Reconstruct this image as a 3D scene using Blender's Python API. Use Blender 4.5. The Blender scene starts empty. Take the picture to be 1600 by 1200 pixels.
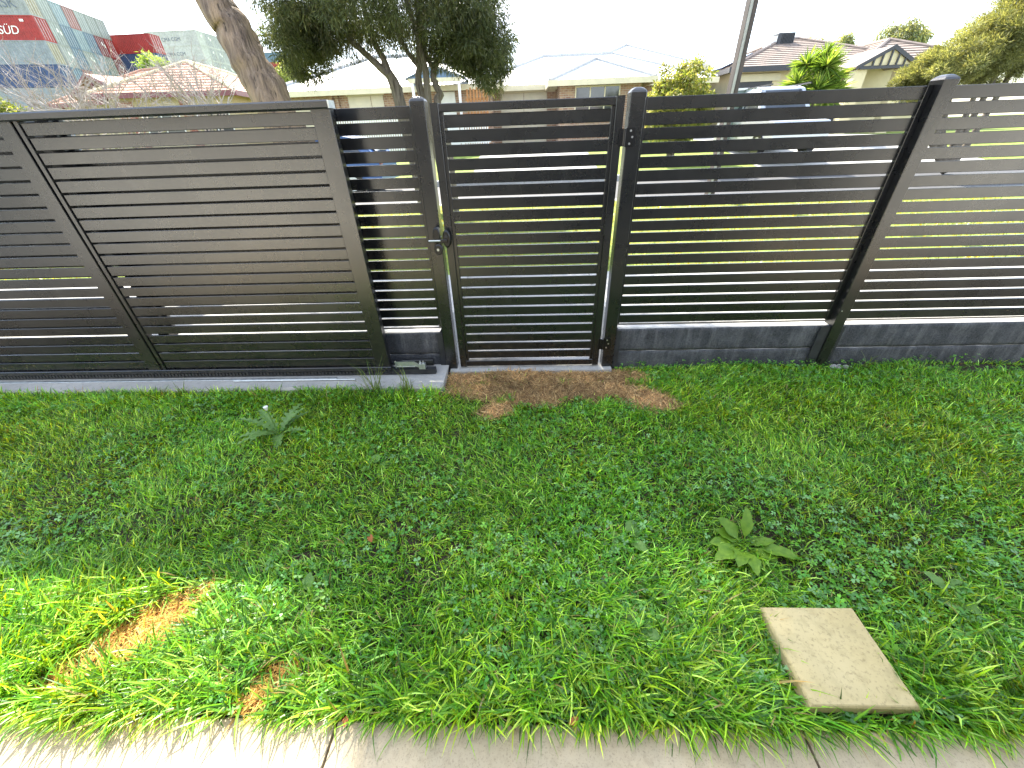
import bpy, math, random
import numpy as np
from mathutils import Vector, Matrix, noise as mnoise

random.seed(7)
rng = np.random.default_rng(11)
scene = bpy.context.scene
col = scene.collection

# ------------------------------------------------------------------ camera
PITCH, ROLL, YAW = math.radians(32.94), math.radians(-2.15), math.radians(-2.6)
r0 = Vector((math.cos(YAW), -math.sin(YAW), 0)); f0 = Vector((math.sin(YAW), math.cos(YAW), 0))
zz = Vector((0, 0, 1))
fw = f0 * math.cos(PITCH) - zz * math.sin(PITCH)
u0 = f0 * math.sin(PITCH) + zz * math.cos(PITCH)
rt = r0 * math.cos(ROLL) + u0 * math.sin(ROLL)
up = -r0 * math.sin(ROLL) + u0 * math.cos(ROLL)
cam = bpy.data.cameras.new('camera'); cam.sensor_width = 36.0; cam.lens = 36 * 605 / 1600
cam.clip_start = 0.05; cam.clip_end = 3000
camo = bpy.data.objects.new('camera', cam); col.objects.link(camo)
camo.matrix_world = Matrix(((rt.x, up.x, -fw.x, 0), (rt.y, up.y, -fw.y, 0), (rt.z, up.z, -fw.z, 1.66), (0, 0, 0, 1)))
scene.camera = camo

# ------------------------------------------------------------------ light
SUN_EL, SUN_AZ = math.radians(45.5), math.radians(-20)      # azimuth from +Y towards +X
world = bpy.data.worlds.new('World'); scene.world = world; world.use_nodes = True
wn = world.node_tree; wn.nodes.clear()
sky = wn.nodes.new('ShaderNodeTexSky'); sky.sky_type = 'NISHITA'; sky.sun_disc = False
sky.sun_elevation = SUN_EL; sky.sun_rotation = SUN_AZ; sky.air_density = 1.0; sky.dust_density = 1.0; sky.ozone_density = 1.0
# thin bright cloud veil, the same all round
tc = wn.nodes.new('ShaderNodeTexCoord'); nz = wn.nodes.new('ShaderNodeTexNoise'); nz.inputs['Scale'].default_value = 1.7
nz.inputs['Detail'].default_value = 6
mp = wn.nodes.new('ShaderNodeMapping'); mp.inputs['Scale'].default_value = (1, 1, 2.2)
wn.links.new(tc.outputs['Generated'], mp.inputs['Vector']); wn.links.new(mp.outputs[0], nz.inputs['Vector'])
rp = wn.nodes.new('ShaderNodeMapRange'); rp.inputs['From Min'].default_value = 0.46; rp.inputs['From Max'].default_value = 0.66
rp.inputs['To Min'].default_value = 0.06; rp.inputs['To Max'].default_value = 0.9
wn.links.new(nz.outputs['Fac'], rp.inputs['Value'])
mx = wn.nodes.new('ShaderNodeMix'); mx.data_type = 'RGBA'; mx.inputs[7].default_value = (6.4, 6.7, 7.2, 1)
wn.links.new(rp.outputs[0], mx.inputs[0]); wn.links.new(sky.outputs[0], mx.inputs[6])
bg = wn.nodes.new('ShaderNodeBackground'); bg.inputs[1].default_value = 0.135
wo = wn.nodes.new('ShaderNodeOutputWorld')
wn.links.new(mx.outputs[2], bg.inputs[0]); wn.links.new(bg.outputs[0], wo.inputs[0])
sl = bpy.data.lights.new('sun', 'SUN'); sl.energy = 4.2; sl.angle = math.radians(0.53); sl.color = (1.0, 0.93, 0.79)
so = bpy.data.objects.new('sun', sl); col.objects.link(so)
sd = Vector((math.sin(SUN_AZ) * math.cos(SUN_EL), math.cos(SUN_AZ) * math.cos(SUN_EL), math.sin(SUN_EL)))
so.rotation_euler = sd.to_track_quat('Z', 'Y').to_euler(); so.location = (-4, 10, 14)
vs = scene.view_settings
vs.view_transform = 'Standard'; vs.look = 'None'; vs.gamma = 1.0; vs.use_curve_mapping = False
vs.exposure = 2.2
try:
    scene.cycles.max_bounces = 6; scene.cycles.diffuse_bounces = 3; scene.cycles.glossy_bounces = 3; scene.cycles.transmission_bounces = 3; scene.cycles.transparent_max_bounces = 8
except Exception: pass

# ------------------------------------------------------------------ helpers
WM = {}
class MB:
    def __init__(s): s.v = []; s.f = []
    def add(s, vs_, fs):
        b = len(s.v); s.v += [tuple(p) for p in vs_]; s.f += [tuple(b + i for i in f) for f in fs]; return s
    def box(s, x0, x1, y0, y1, z0, z1):
        return s.add([(x0,y0,z0),(x1,y0,z0),(x1,y1,z0),(x0,y1,z0),(x0,y0,z1),(x1,y0,z1),(x1,y1,z1),(x0,y1,z1)],
                     [(0,3,2,1),(4,5,6,7),(0,1,5,4),(1,2,6,5),(2,3,7,6),(3,0,4,7)])
    def cbox(s, x0, x1, y0, y1, z0, z1, c=.002, axis='x'):
        """box with its four long edges along axis chamfered"""
        if axis == 'x': a0, a1, b0, b1, e0, e1 = y0, y1, z0, z1, x0, x1; f = lambda a, b, e: (e, a, b)
        elif axis == 'y': a0, a1, b0, b1, e0, e1 = x0, x1, z0, z1, y0, y1; f = lambda a, b, e: (a, e, b)
        else: a0, a1, b0, b1, e0, e1 = x0, x1, y0, y1, z0, z1; f = lambda a, b, e: (a, b, e)
        pr = [(a0+c,b0),(a1-c,b0),(a1,b0+c),(a1,b1-c),(a1-c,b1),(a0+c,b1),(a0,b1-c),(a0,b0+c)]
        n = 8; V = [f(a,b,e0) for a,b in pr] + [f(a,b,e1) for a,b in pr]
        F = [tuple(range(n)), tuple(range(2*n-1, n-1, -1))] + [(i+n, (i+1)%n+n, (i+1)%n, i) for i in range(n)]
        if axis == 'y': F = [x[::-1] for x in F]
        F = [x[::-1] for x in F]
        return s.add(V, F)
    def poly(s, pts): return s.add(pts, [tuple(range(len(pts)))])
    def slab(s, pts, t):
        """polygon (list of 3d points, any plane) thickened downward by t"""
        n = len(pts); V = list(pts) + [(p[0], p[1], p[2]-t) for p in pts]
        return s.add(V, [tuple(range(n)), tuple(range(2*n-1, n-1, -1))] + [(i, i+n, (i+1)%n+n, (i+1)%n) for i in range(n)])
    def tube(s, pts, rad, n=8, cap=True, wob=0):
        pts = [Vector(p) for p in pts]; m = len(pts)
        if not hasattr(rad, '__len__'): rad = [rad]*m
        V = []; ref = Vector((0.31, 0.9, 0.3))
        for i, p in enumerate(pts):
            t = (pts[min(i+1, m-1)] - pts[max(i-1, 0)]).normalized()
            a = t.cross(ref)
            if a.length < .05: a = t.cross(Vector((1, 0, 0)))
            a.normalize(); b = t.cross(a)
            for k in range(n):
                w = 2*math.pi*k/n
                rr = rad[i]
                if wob: rr *= 1 + wob*mnoise.noise(Vector((math.cos(w)*1.7, math.sin(w)*1.7, i*.35 + p.x)))
                V.append(p + (a*math.cos(w) + b*math.sin(w))*rr)
        F = [(i*n+k, i*n+(k+1)%n, (i+1)*n+(k+1)%n, (i+1)*n+k) for i in range(m-1) for k in range(n)]
        if cap: F += [tuple(range(n))[::-1], tuple((m-1)*n+k for k in range(n))]
        return s.add(V, F)
    def cyl(s, p, q, r, n=12): return s.tube([p, q], r, n)
    def mesh(s, name):
        me = bpy.data.meshes.new(name); me.from_pydata(s.v, [], s.f); me.update(); return me
    def build(s, name, mat, parent=None, smooth=False):
        me = s.mesh(name)
        if smooth: me.polygons.foreach_set('use_smooth', [True]*len(me.polygons))
        return link(name, me, mat, parent)

def link(name, me, mat=None, parent=None, loc=None):
    o = bpy.data.objects.new(name, me); col.objects.link(o)
    if mat is not None and me is not None and len(me.materials) == 0: me.materials.append(mat)
    if loc: o.location = loc
    if parent is not None:
        o.parent = parent
        if parent.name in WM: o.matrix_parent_inverse = WM[parent.name].inverted()
    return o
def tag(o, label=None, cat=None, group=None, kind=None):
    if label: o['label'] = label
    if cat: o['category'] = cat
    if group: o['group'] = group
    if kind: o['kind'] = kind
    return o
def thing(name, loc, label, cat, group=None):
    o = bpy.data.objects.new(name, None); col.objects.link(o); o.location = loc; o.empty_display_size = .1
    WM[o.name] = Matrix.Translation(Vector(loc)); return tag(o, label, cat, group)
def struct(o): o['kind'] = 'structure'; return o

def arrays_mesh(name, V, loops, totals, colr=None, smooth=False):
    me = bpy.data.meshes.new(name)
    V = np.asarray(V, np.float32); loops = np.asarray(loops, np.int32); totals = np.asarray(totals, np.int32)
    me.vertices.add(len(V)); me.vertices.foreach_set('co', V.ravel())
    me.loops.add(len(loops)); me.loops.foreach_set('vertex_index', loops)
    me.polygons.add(len(totals))
    st = np.zeros(len(totals), np.int32); st[1:] = np.cumsum(totals)[:-1]
    me.polygons.foreach_set('loop_start', st)
    try: me.polygons.foreach_set('loop_total', totals)
    except Exception: pass
    if smooth: me.polygons.foreach_set('use_smooth', np.ones(len(totals), bool))
    if colr is not None:
        a = me.attributes.new('Col', 'FLOAT_COLOR', 'POINT')
        c = np.ones((len(V), 4), np.float32); c[:, :3] = colr; a.data.foreach_set('color', c.ravel())
    me.update(calc_edges=True); me.validate(); return me

# ------------------------------------------------------------------ materials
def nt(name):
    m = bpy.data.materials.new(name); m.use_nodes = True; t = m.node_tree
    return m, t, t.nodes['Principled BSDF']
def pos(t, scale=(1, 1, 1)):
    g = t.nodes.new('ShaderNodeNewGeometry'); m = t.nodes.new('ShaderNodeMapping'); m.inputs['Scale'].default_value = scale
    t.links.new(g.outputs['Position'], m.inputs['Vector']); return m.outputs[0]
def nse(t, vec, scale, detail=4, rough=.55):
    n = t.nodes.new('ShaderNodeTexNoise'); n.inputs['Scale'].default_value = scale; n.inputs['Detail'].default_value = detail
    n.inputs['Roughness'].default_value = rough; t.links.new(vec, n.inputs['Vector']); return n.outputs['Fac']
def ramp(t, fac, stops):
    r = t.nodes.new('ShaderNodeValToRGB'); e = r.color_ramp.elements
    while len(e) < len(stops): e.new(.5)
    for q, (p, c) in zip(e, stops): q.position = p; q.color = (*c, 1) if len(c) == 3 else c
    t.links.new(fac, r.inputs[0]); return r.outputs[0]
def mixc(t, fac, a, b, mode='MIX'):
    m = t.nodes.new('ShaderNodeMix'); m.data_type = 'RGBA'; m.blend_type = mode
    for k, v in ((0, fac), (6, a), (7, b)):
        if isinstance(v, (int, float)): m.inputs[k].default_value = v
        elif isinstance(v, tuple): m.inputs[k].default_value = (*v, 1)
        else: t.links.new(v, m.inputs[k])
    return m.outputs[2]
def bump(t, b, h, strength=.3, dist=.01):
    n = t.nodes.new('ShaderNodeBump'); n.inputs['Strength'].default_value = strength; n.inputs['Distance'].default_value = dist
    t.links.new(h, n.inputs['Height']); t.links.new(n.outputs[0], b.inputs['Normal'])
def mat(name, c, rough=.6, metal=0, var=.15, vs=8, bs=0, bstr=.3, bd=.005, sc=(1, 1, 1), spec=.5, fine=0):
    m, t, b = nt(name); p = pos(t, sc)
    f = nse(t, p, vs)
    lo = tuple(x*(1-var) for x in c); hi = tuple(min(1, x*(1+var)) for x in c)
    cc = ramp(t, f, [(.3, lo), (.7, hi)])
    if fine:
        f2 = nse(t, p, fine, 2); cc = mixc(t, .35, cc, ramp(t, f2, [(.35, tuple(x*.55 for x in c)), (.65, tuple(min(1, x*1.25) for x in c))]))
    t.links.new(cc, b.inputs['Base Color'])
    b.inputs['Roughness'].default_value = rough; b.inputs['Metallic'].default_value = metal
    b.inputs['Specular IOR Level'].default_value = spec
    if bs: bump(t, b, nse(t, p, bs, 3), bstr, bd)
    return m
M = {}
def powder():
    m, t, b = nt('powder_coat'); p = pos(t)
    dust = nse(t, p, 3.5, 6, .65); fine = nse(t, p, 60, 2)
    st = nse(t, pos(t, (26, 26, 1.1)), 1.0, 4, .6); g2 = t.nodes.new('ShaderNodeNewGeometry'); sx = t.nodes.new('ShaderNodeSeparateXYZ'); t.links.new(g2.outputs['Position'], sx.inputs[0])
    low = t.nodes.new('ShaderNodeMapRange'); low.inputs['From Min'].default_value = .55; low.inputs['From Max'].default_value = .05; t.links.new(sx.outputs[2], low.inputs['Value'])
    c = mixc(t, .5, ramp(t, dust, [(.35, (.004, .0045, .0055)), (.75, (.010, .0105, .0115))]), ramp(t, fine, [(.3, (.004, .0045, .0055)), (.8, (.009, .0095, .0105))]))
    c = mixc(t, ramp(t, st, [(.5, (0,)*3), (.75, (.22,)*3)]), c, (.032, .032, .031))
    spl = t.nodes.new('ShaderNodeMath'); spl.operation = 'MULTIPLY'; t.links.new(low.outputs[0], spl.inputs[0]); t.links.new(ramp(t, nse(t, p, 38, 5, .75), [(.52, (0,)*3), (.68, (.55,)*3)]), spl.inputs[1])
    c = mixc(t, spl.outputs[0], c, (.085, .07, .05))
    t.links.new(c, b.inputs['Base Color'])
    t.links.new(ramp(t, dust, [(.3, (.24,)*3), (.75, (.33,)*3)]), b.inputs['Roughness'])
    b.inputs['Specular IOR Level'].default_value = .85
    bump(t, b, nse(t, p, 420, 2), .05, .001)
    return m
M['coat'] = powder()
M['plastic'] = mat('black_plastic', (.006, .006, .007), .3, 0, .1)
M['steel'] = mat('galvanised_steel', (.55, .58, .57), .38, .85, .2, 30)
M['screw'] = mat('screw_steel', (.7, .7, .7), .3, .9, .05)
M['darksteel'] = mat('painted_steel', (.022, .024, .027), .55, 0, .4, 14, 80, .2, .001)
def sleeper():
    m, t, b = nt('charcoal_concrete'); p = pos(t)
    a = nse(t, p, 5, 8, .7); st = nse(t, pos(t, (14, 14, 1.6)), 1.0, 5, .7); f = nse(t, p, 90, 4, .7)
    c = ramp(t, a, [(.32, (.014, .016, .020)), (.5, (.045, .049, .058)), (.70, (.13, .135, .145))])
    c = mixc(t, ramp(t, st, [(.48, (0, 0, 0)), (.72, (.6,)*3)]), c, (.27, .275, .28))
    c = mixc(t, .4, c, ramp(t, f, [(.35, (.010, .010, .012)), (.7, (.13, .135, .14))]))
    t.links.new(c, b.inputs['Base Color']); b.inputs['Roughness'].default_value = .85
    bump(t, b, f, .8, .01); return m
M['sleeper'] = sleeper()
def concrete(name, c1, c2, sp=.5, fs=160):
    m, t, b = nt(name); p = pos(t)
    a = nse(t, p, 2.2, 8, .65); f = nse(t, p, fs, 3, .7); g = nse(t, p, 30, 4, .6)
    c = ramp(t, a, [(.3, c1), (.7, c2)])
    c = mixc(t, ramp(t, g, [(.5, (0,)*3), (.72, (.5,)*3)]), c, tuple(x*.72 for x in c1))
    c = mixc(t, ramp(t, f, [(.54, (0,)*3), (.68, (.6,)*3)]), c, tuple(x*.5 for x in c1))
    t.links.new(c, b.inputs['Base Color']); b.inputs['Roughness'].default_value = .88
    bump(t, b, f, .35, .003); return m
M['slab'] = concrete('cream_concrete', (.40, .325, .205), (.49, .41, .28))
M['paver'] = concrete('sandstone_paver', (.45, .36, .165), (.53, .44, .23), .5, 75)
M['kerbc'] = concrete('grey_concrete', (.34, .33, .305), (.46, .45, .42))
M['asphalt'] = mat('asphalt', (.055, .055, .058), .8, 0, .2, 3, 120, .4, .004, fine=90)
M['soil'] = mat('lawn_soil', (.030, .022, .010), .95, 0, .45, 9, 60, .6, .02, fine=50)
M['verge'] = mat('verge_turf', (.19, .25, .03), .9, 0, .45, 6, 90, .8, .03, fine=40)
def vcol(name, rough=.5, trans=.35, spec=.4, tint=(1.0, .92, .5)):
    m, t, b = nt(name)
    a = t.nodes.new('ShaderNodeAttribute'); a.attribute_name = 'Col'
    t.links.new(a.outputs['Color'], b.inputs['Base Color']); b.inputs['Roughness'].default_value = rough
    b.inputs['Specular IOR Level'].default_value = spec
    if trans:
        tr = t.nodes.new('ShaderNodeBsdfTranslucent'); mxs = t.nodes.new('ShaderNodeMixShader'); mxs.inputs[0].default_value = trans
        hc = mixc(t, 1.0, a.outputs['Color'], tint, 'MULTIPLY'); sc_ = t.nodes.new('ShaderNodeVectorMath'); sc_.operation = 'SCALE'; sc_.inputs['Scale'].default_value = 2.0
        t.links.new(hc, sc_.inputs[0]); t.links.new(sc_.outputs[0], tr.inputs['Color'])
        o = t.nodes['Material Output']
        t.links.new(b.outputs[0], mxs.inputs[1]); t.links.new(tr.outputs[0], mxs.inputs[2]); t.links.new(mxs.outputs[0], o.inputs[0])
    return m
M['grass'] = vcol('grass_blades', .36, .30, .42, (1.7, .84, .12))
M['leafv'] = vcol('foliage', .55, .38, .25)
M['straw'] = vcol('dry_straw', .8, .2, .1)
def leafmat(name, c1, c2, rough=.45):
    m, t, b = nt(name); p = pos(t); f = nse(t, p, 40, 4)
    t.links.new(ramp(t, f, [(.3, c1), (.7, c2)]), b.inputs['Base Color']); b.inputs['Roughness'].default_value = rough; b.inputs['Specular IOR Level'].default_value = .3
    tr = t.nodes.new('ShaderNodeBsdfTranslucent'); tr.inputs[0].default_value = (*[x*1.5 for x in c2], 1)
    mxs = t.nodes.new('ShaderNodeMixShader'); mxs.inputs[0].default_value = .25
    t.links.new(b.outputs[0], mxs.inputs[1]); t.links.new(tr.outputs[0], mxs.inputs[2]); t.links.new(mxs.outputs[0], t.nodes['Material Output'].inputs[0])
    bump(t, b, f, .3, .004); return m
M['dock'] = leafmat('dock_leaf', (.08, .18, .012), (.16, .28, .022))
M['pale_leaf'] = leafmat('pale_weed_leaf', (.10, .21, .035), (.16, .29, .065))
M['thistle'] = leafmat('sow_thistle_leaf', (.11, .22, .05), (.19, .31, .10))
def bark(name, cs, sx=22, sz=2.2):
    m, t, b = nt(name); v = pos(t, (sx, sx, sz)); a = nse(t, v, 1.0, 8, .7); g = nse(t, pos(t, (5, 5, 1.2)), 1, 4)
    c = ramp(t, a, [(.28, cs[0]), (.5, cs[1]), (.72, cs[2])])
    c = mixc(t, ramp(t, g, [(.45, (0,)*3), (.62, (.8,)*3)]), c, cs[3])
    t.links.new(c, b.inputs['Base Color']); b.inputs['Roughness'].default_value = .9
    ck = nse(t, pos(t, (sx*1.4, sx*1.4, sz*.5)), 1.0, 3, .6)
    cm = t.nodes['Principled BSDF'].inputs['Base Color'].links[0].from_socket
    t.links.new(mixc(t, ramp(t, ck, [(.30, (.85,)*3), (.42, (0,)*3)]), cm, tuple(x*.5 for x in cs[0])), b.inputs['Base Color'])
    bump(t, b, ck, 1.0, .05); return m
M['gumbark'] = bark('gum_bark', ((.04, .028, .02), (.17, .12, .085), (.33, .25, .18), (.34, .24, .15)))
M['paperbark'] = bark('paperbark', ((.07, .055, .04), (.18, .15, .12), (.30, .26, .21), (.21, .18, .14)), 30, 4)
M['twig'] = mat('bare_twig', (.34, .29, .25), .8, 0, .3, 6)

# ------------------------------------------------------------------ ground
def vnoise(x, y, s, seed=0):
    x = np.asarray(x, float)*s + seed*17.3; y = np.asarray(y, float)*s + seed*9.1
    xi = np.floor(x); yi = np.floor(y); fx = x-xi; fy = y-yi
    fx = fx*fx*(3-2*fx); fy = fy*fy*(3-2*fy)
    def h(a, b):
        n = np.sin(a*127.1 + b*311.7 + seed*74.7)*43758.5453; return n-np.floor(n)
    return (h(xi, yi)*(1-fx)+h(xi+1, yi)*fx)*(1-fy) + (h(xi, yi+1)*(1-fx)+h(xi+1, yi+1)*fx)*fy
def lawn_z(x, y):
    return (vnoise(x, y, 2.2, 1)-.5)*.035 + (vnoise(x, y, 6, 2)-.5)*.016 - .012
gx, gy = np.meshgrid(np.linspace(-9, 9, 181), np.linspace(.40, 2.95, 34))
V = np.stack([gx.ravel(), gy.ravel(), lawn_z(gx, gy).ravel()], 1)
idx = np.arange(34*181).reshape(34, 181)
Q = np.stack([idx[:-1, :-1], idx[:-1, 1:], idx[1:, 1:], idx[1:, :-1]], -1).reshape(-1, 4)
me = arrays_mesh('lawn', V, Q.ravel(), np.full(len(Q), 4), smooth=True)
struct(link('lawn', me, M['soil']))
PROF = [(4.3, .33), (9.6, .33), (9.61, .20), (14.75, .20), (14.76, .36), (20, 1.1), (34, 1.15), (120, 1.6), (900, 1.6)]
b = MB()
for (ya, za), (yb, zb) in zip(PROF, PROF[1:]):
    b.poly([(-700, ya, za), (700, ya, za), (700, yb, zb), (-700, yb, zb)])
struct(b.build('ground', M['verge']))
def prof(y):
    for (ya, za), (yb, zb) in zip(PROF, PROF[1:]):
        if ya <= y <= yb: return za + (zb-za)*(y-ya)/(yb-ya)
    return PROF[-1][1]
b = MB()
b.box(-60, -.64, 2.905, 4.297, .05, .345).box(.70, 60, 2.905, 4.297, .05, .345)
struct(b.build('footpath', M['kerbc']))
b = MB(); b.slab([(-.636, 2.74, .012), (.696, 2.74, .012), (.696, 3.25, .05), (-.636, 3.25, .05)], .05)
b.slab([(-.636, 3.254, .05), (.696, 3.254, .05), (.696, 4.29, .345), (-.636, 4.29, .345)], .05)
struct(b.build('gate_ramp', M['kerbc']))
b = MB().poly([(-300, 9.62, .206), (300, 9.62, .206), (300, 14.74, .206), (-300, 14.74, .206)])
struct(b.build('road', M['asphalt']))
b = MB()
for k in range(-24, 24):
    b.cbox(k*2.4+.006, k*2.4+2.394, 9.46, 9.72, .15, .338, .02); b.cbox(k*2.4+.006, k*2.4+2.394, 14.62, 14.90, .15, .372, .02)
struct(b.build('kerb', M['kerbc']))
def drive(x0, x1, y1):
    ys = [14.91, 17, 20, y1]; d = MB()
    for ya, yb in zip(ys, ys[1:]):
        d.slab([(x0, ya, prof(ya)+.02), (x1, ya, prof(ya)+.02), (x1, yb, prof(yb)+.02), (x0, yb, prof(yb)+.02)], .08)
    return struct(d.build('driveway', M['kerbc']))
drive(-1.8, 2.6, 24.6); drive(7.9, 15.2, 24.9)

# paving the viewer stands on
b = MB(); b.box(-7, 7, -1.44, .455, -.12, -.03); path = struct(b.build('path', M['soil']))
for r, (y0, y1) in enumerate(((-.44, .467), (-1.38, -.448))):
    for k in range(-3, 4):
        x0 = -.657 + k*1.535; dz = rng.uniform(-.003, .003)
        s = MB(); s.cbox(x0+.004, x0+1.531, y0, y1, -.029, .008+dz, .006); s.build('paving_slab', M['slab'], path)

# ------------------------------------------------------------------ fence
PITCHS, SLAT, GAP = .0759, .0640, .0119
def slats(parent, x0, x1, zgap, n, yf, th=.0130):
    m = MB(); m.cbox(x0, x1, yf, yf+th, -SLAT, 0, .0022, 'x'); me = m.mesh('slat')
    for i in range(n):
        s_o = link('slat', me, M['coat'], parent, (rng.uniform(-.001, .001), rng.uniform(-.0008, .0008), zgap+GAP/2+SLAT-i*PITCHS)); s_o.rotation_euler = (0, rng.uniform(-.0003, .0003), 0)
def post(parent, x0, x1, y0, y1, z0=-.1, z1=1.822):
    p = MB(); p.cbox(x0, x1, y0, y1, z0, z1, .004, 'z'); po = p.build('post', M['coat'], parent)
    c = MB(); o = .0025; h = .024; a, b_, c_, d = x0-o, x1+o, y0-o, y1+o
    rings = []
    for (ins, z) in ((0, z1-.012), (0, z1+.012), (.006, z1+.022), (.016, z1+.031), (.026, z1+.036)):
        k = .005 if ins < .01 else .008
        rings.append([(a+ins+k, c_+ins, z), (b_-ins-k, c_+ins, z), (b_-ins, c_+ins+k, z), (b_-ins, d-ins-k, z), (b_-ins-k, d-ins, z), (a+ins+k, d-ins, z), (a+ins, d-ins-k, z), (a+ins, c_+ins+k, z)])
    V = [p_ for r_ in rings for p_ in r_]; F = [(i*8+k, i*8+(k+1)%8, i*8+8+(k+1)%8, i*8+8+k) for i in range(4) for k in range(8)]
    F += [tuple(32+k for k in range(8)), tuple(range(8))[::-1]]
    c.add(V, F); c.build('post_cap', M['coat'], po)
    return po
def channel(parent, x0, x1, yf=2.828, z0=.378, z1=1.814):
    MB().cbox(x0, x1, yf, yf+.030, z0, z1, .002, 'z').build('side_channel', M['coat'], parent)

YF = 2.836
ZG = 1.742
# right hand fence
fr = thing('slat_fence', (2.38, 2.84, 0), 'dark charcoal slat fence on sleepers right of the pedestrian gate', 'fence')
pg = post(fr, .620, .709, 2.785, 2.875)                      # hinge post
slats(fr, .715, 2.315, ZG, 19, YF); channel(fr, .7095, .731); channel(fr, 2.305, 2.3375)
post(fr, 2.338, 2.418, 2.775, 2.875)
slats(fr, 2.43, 4.86, ZG-.004, 19, YF); channel(fr, 2.4185, 2.442)
post(fr, 4.85, 4.935, 2.785, 2.875)
for q in ((2.352, 2.7735, .47),):
    MB().cyl((q[0], q[1]-.003, q[2]), (q[0], q[1]+.002, q[2]), .004, 8).build('screw', M['screw'], fr)
# left hand fence, partly behind the sliding gate
fl = thing('slat_fence', (-1.8, 2.84, 0), 'dark charcoal slat fence left of pedestrian gate, running behind the sliding gate', 'fence')
post(fl, -.668, -.579, 2.785, 2.875)
slats(fl, -1.155, -.674, ZG+.004, 19, YF); channel(fl, -.694, -.6685); post(fl, -1.245, -1.157, 2.785, 2.875)
slats(fl, -2.90, -1.25, ZG-.006, 19, 2.812); channel(fl, -2.90, -2.875)
post(fl, -2.99, -2.901, 2.785, 2.875)
slats(fl, -5.5, -2.995, ZG+.002, 19, YF); channel(fl, -3.015, -2.9905)
post(fl, -5.59, -5.5, 2.785, 2.875)

# concrete sleepers under both fences
def sleeper_mesh(x0, x1, z0, z1, seed):
    y0, y1 = 2.803, 2.882; nx = int((x1-x0)/.018); nz_ = 12
    xs = np.linspace(x0, x1, nx); zs = np.linspace(z0, z1, nz_)
    X, Z = np.meshgrid(xs, zs)
    d = (vnoise(X, Z, 9, seed)-.5)*.006 + (vnoise(X, Z, 34, seed+1)-.5)*.0055 + (vnoise(X, Z*2.2, 80, seed+2)-.5)*.003
    edge = np.minimum((z1-Z)/.012, (Z-z0)/.012).clip(0, 1); Y = y0 + d + (1-edge)*.006
    V = np.stack([X.ravel(), Y.ravel(), Z.ravel()], 1)
    id_ = np.arange(nx*nz_).reshape(nz_, nx)
    F = np.stack([id_[:-1, :-1], id_[:-1, 1:], id_[1:, 1:], id_[1:, :-1]], -1).reshape(-1, 4)
    n0 = len(V)
    tb = np.stack([xs, np.full(nx, y1), np.full(nx, z1)], 1); V = np.concatenate([V, tb])
    F2 = np.stack([id_[-1, :-1], id_[-1, 1:], n0+np.arange(1, nx), n0+np.arange(nx-1)], 1)
    n1 = len(V); bb = np.stack([xs, np.full(nx, y1), np.full(nx, z0)], 1); V = np.concatenate([V, bb])
    F3 = np.stack([n0+np.arange(nx-1), n0+np.arange(1, nx), n1+np.arange(1, nx), n1+np.arange(nx-1)], 1)
    F4 = np.stack([n1+np.arange(nx-1), n1+np.arange(1, nx), id_[0, 1:], id_[0, :-1]], 1)
    F = np.concatenate([F, F2, F3, F4])
    me = arrays_mesh('sleeper', V, F.ravel(), np.full(len(F), 4), smooth=False)
    me.materials.append(M['sleeper']); me.materials.append(M['kerbc'])  # pale concrete on the top faces stands in for sunlit glare
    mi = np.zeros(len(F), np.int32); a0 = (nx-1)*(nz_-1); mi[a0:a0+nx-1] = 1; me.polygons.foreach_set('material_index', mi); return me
def sleepers(root, spans, sd_):
    for k, (x0, x1) in enumerate(spans):
        for j, (z0, z1) in enumerate(((.148, .341), (-.065, .1445))):
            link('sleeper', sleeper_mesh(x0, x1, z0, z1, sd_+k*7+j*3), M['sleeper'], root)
wr = thing('sleeper_wall', (2.4, 2.84, -.06), 'charcoal concrete sleeper retaining wall under the right fence', 'retaining wall')
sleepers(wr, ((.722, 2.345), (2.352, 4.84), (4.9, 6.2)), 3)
for x0, x1 in ((.7095, .746), (2.262, 2.337), (2.4185, 2.449)):
    MB().cbox(x0, x1, 2.787, 2.797, -.07, .341, .002, 'z').build('steel_channel', M['darksteel'], wr)
wl = thing('sleeper_wall', (-1.8, 2.84, -.06), 'charcoal concrete sleeper retaining wall under the left fence', 'retaining wall')
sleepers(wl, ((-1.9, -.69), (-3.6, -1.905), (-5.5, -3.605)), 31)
MB().cbox(-.715, -.6685, 2.787, 2.797, -.02, .341, .002, 'z').build('steel_channel', M['darksteel'], wl)

# ------------------------------------------------------------------ pedestrian gate
g = thing('pedestrian_gate', (.02, 2.81, .03), 'dark charcoal slatted pedestrian gate hung between two capped posts', 'gate')
y0, y1 = 2.782, 2.832
MB().cbox(-.549, -.499, y0, y1, .035, 1.822, .003, 'z').build('stile', M['coat'], g)
MB().cbox(.539, .589, y0, y1, .035, 1.822, .003, 'z').build('stile', M['coat'], g)
MB().cbox(-.4985, .5385, y0+.003, y1-.003, 1.776, 1.818, .003, 'x').build('top_rail', M['coat'], g)
MB().cbox(-.4985, .5385, y0+.003, y1-.003, .036, .086, .003, 'x').build('bottom_rail', M['coat'], g)
for x0 in (-.4985, .5165):
    MB().cbox(x0, x0+.022, y0+.010, y1-.008, .0865, 1.7755, .002, 'z').build('side_channel', M['coat'], g)
slats(g, -.480, .520, 1.7675-PITCHS, 22, 2.799)
MB().cbox(-.476, .516, 2.799, 2.8155, 1.697, 1.7625, .0022, 'x').build('slat', M['coat'], g)
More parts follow.
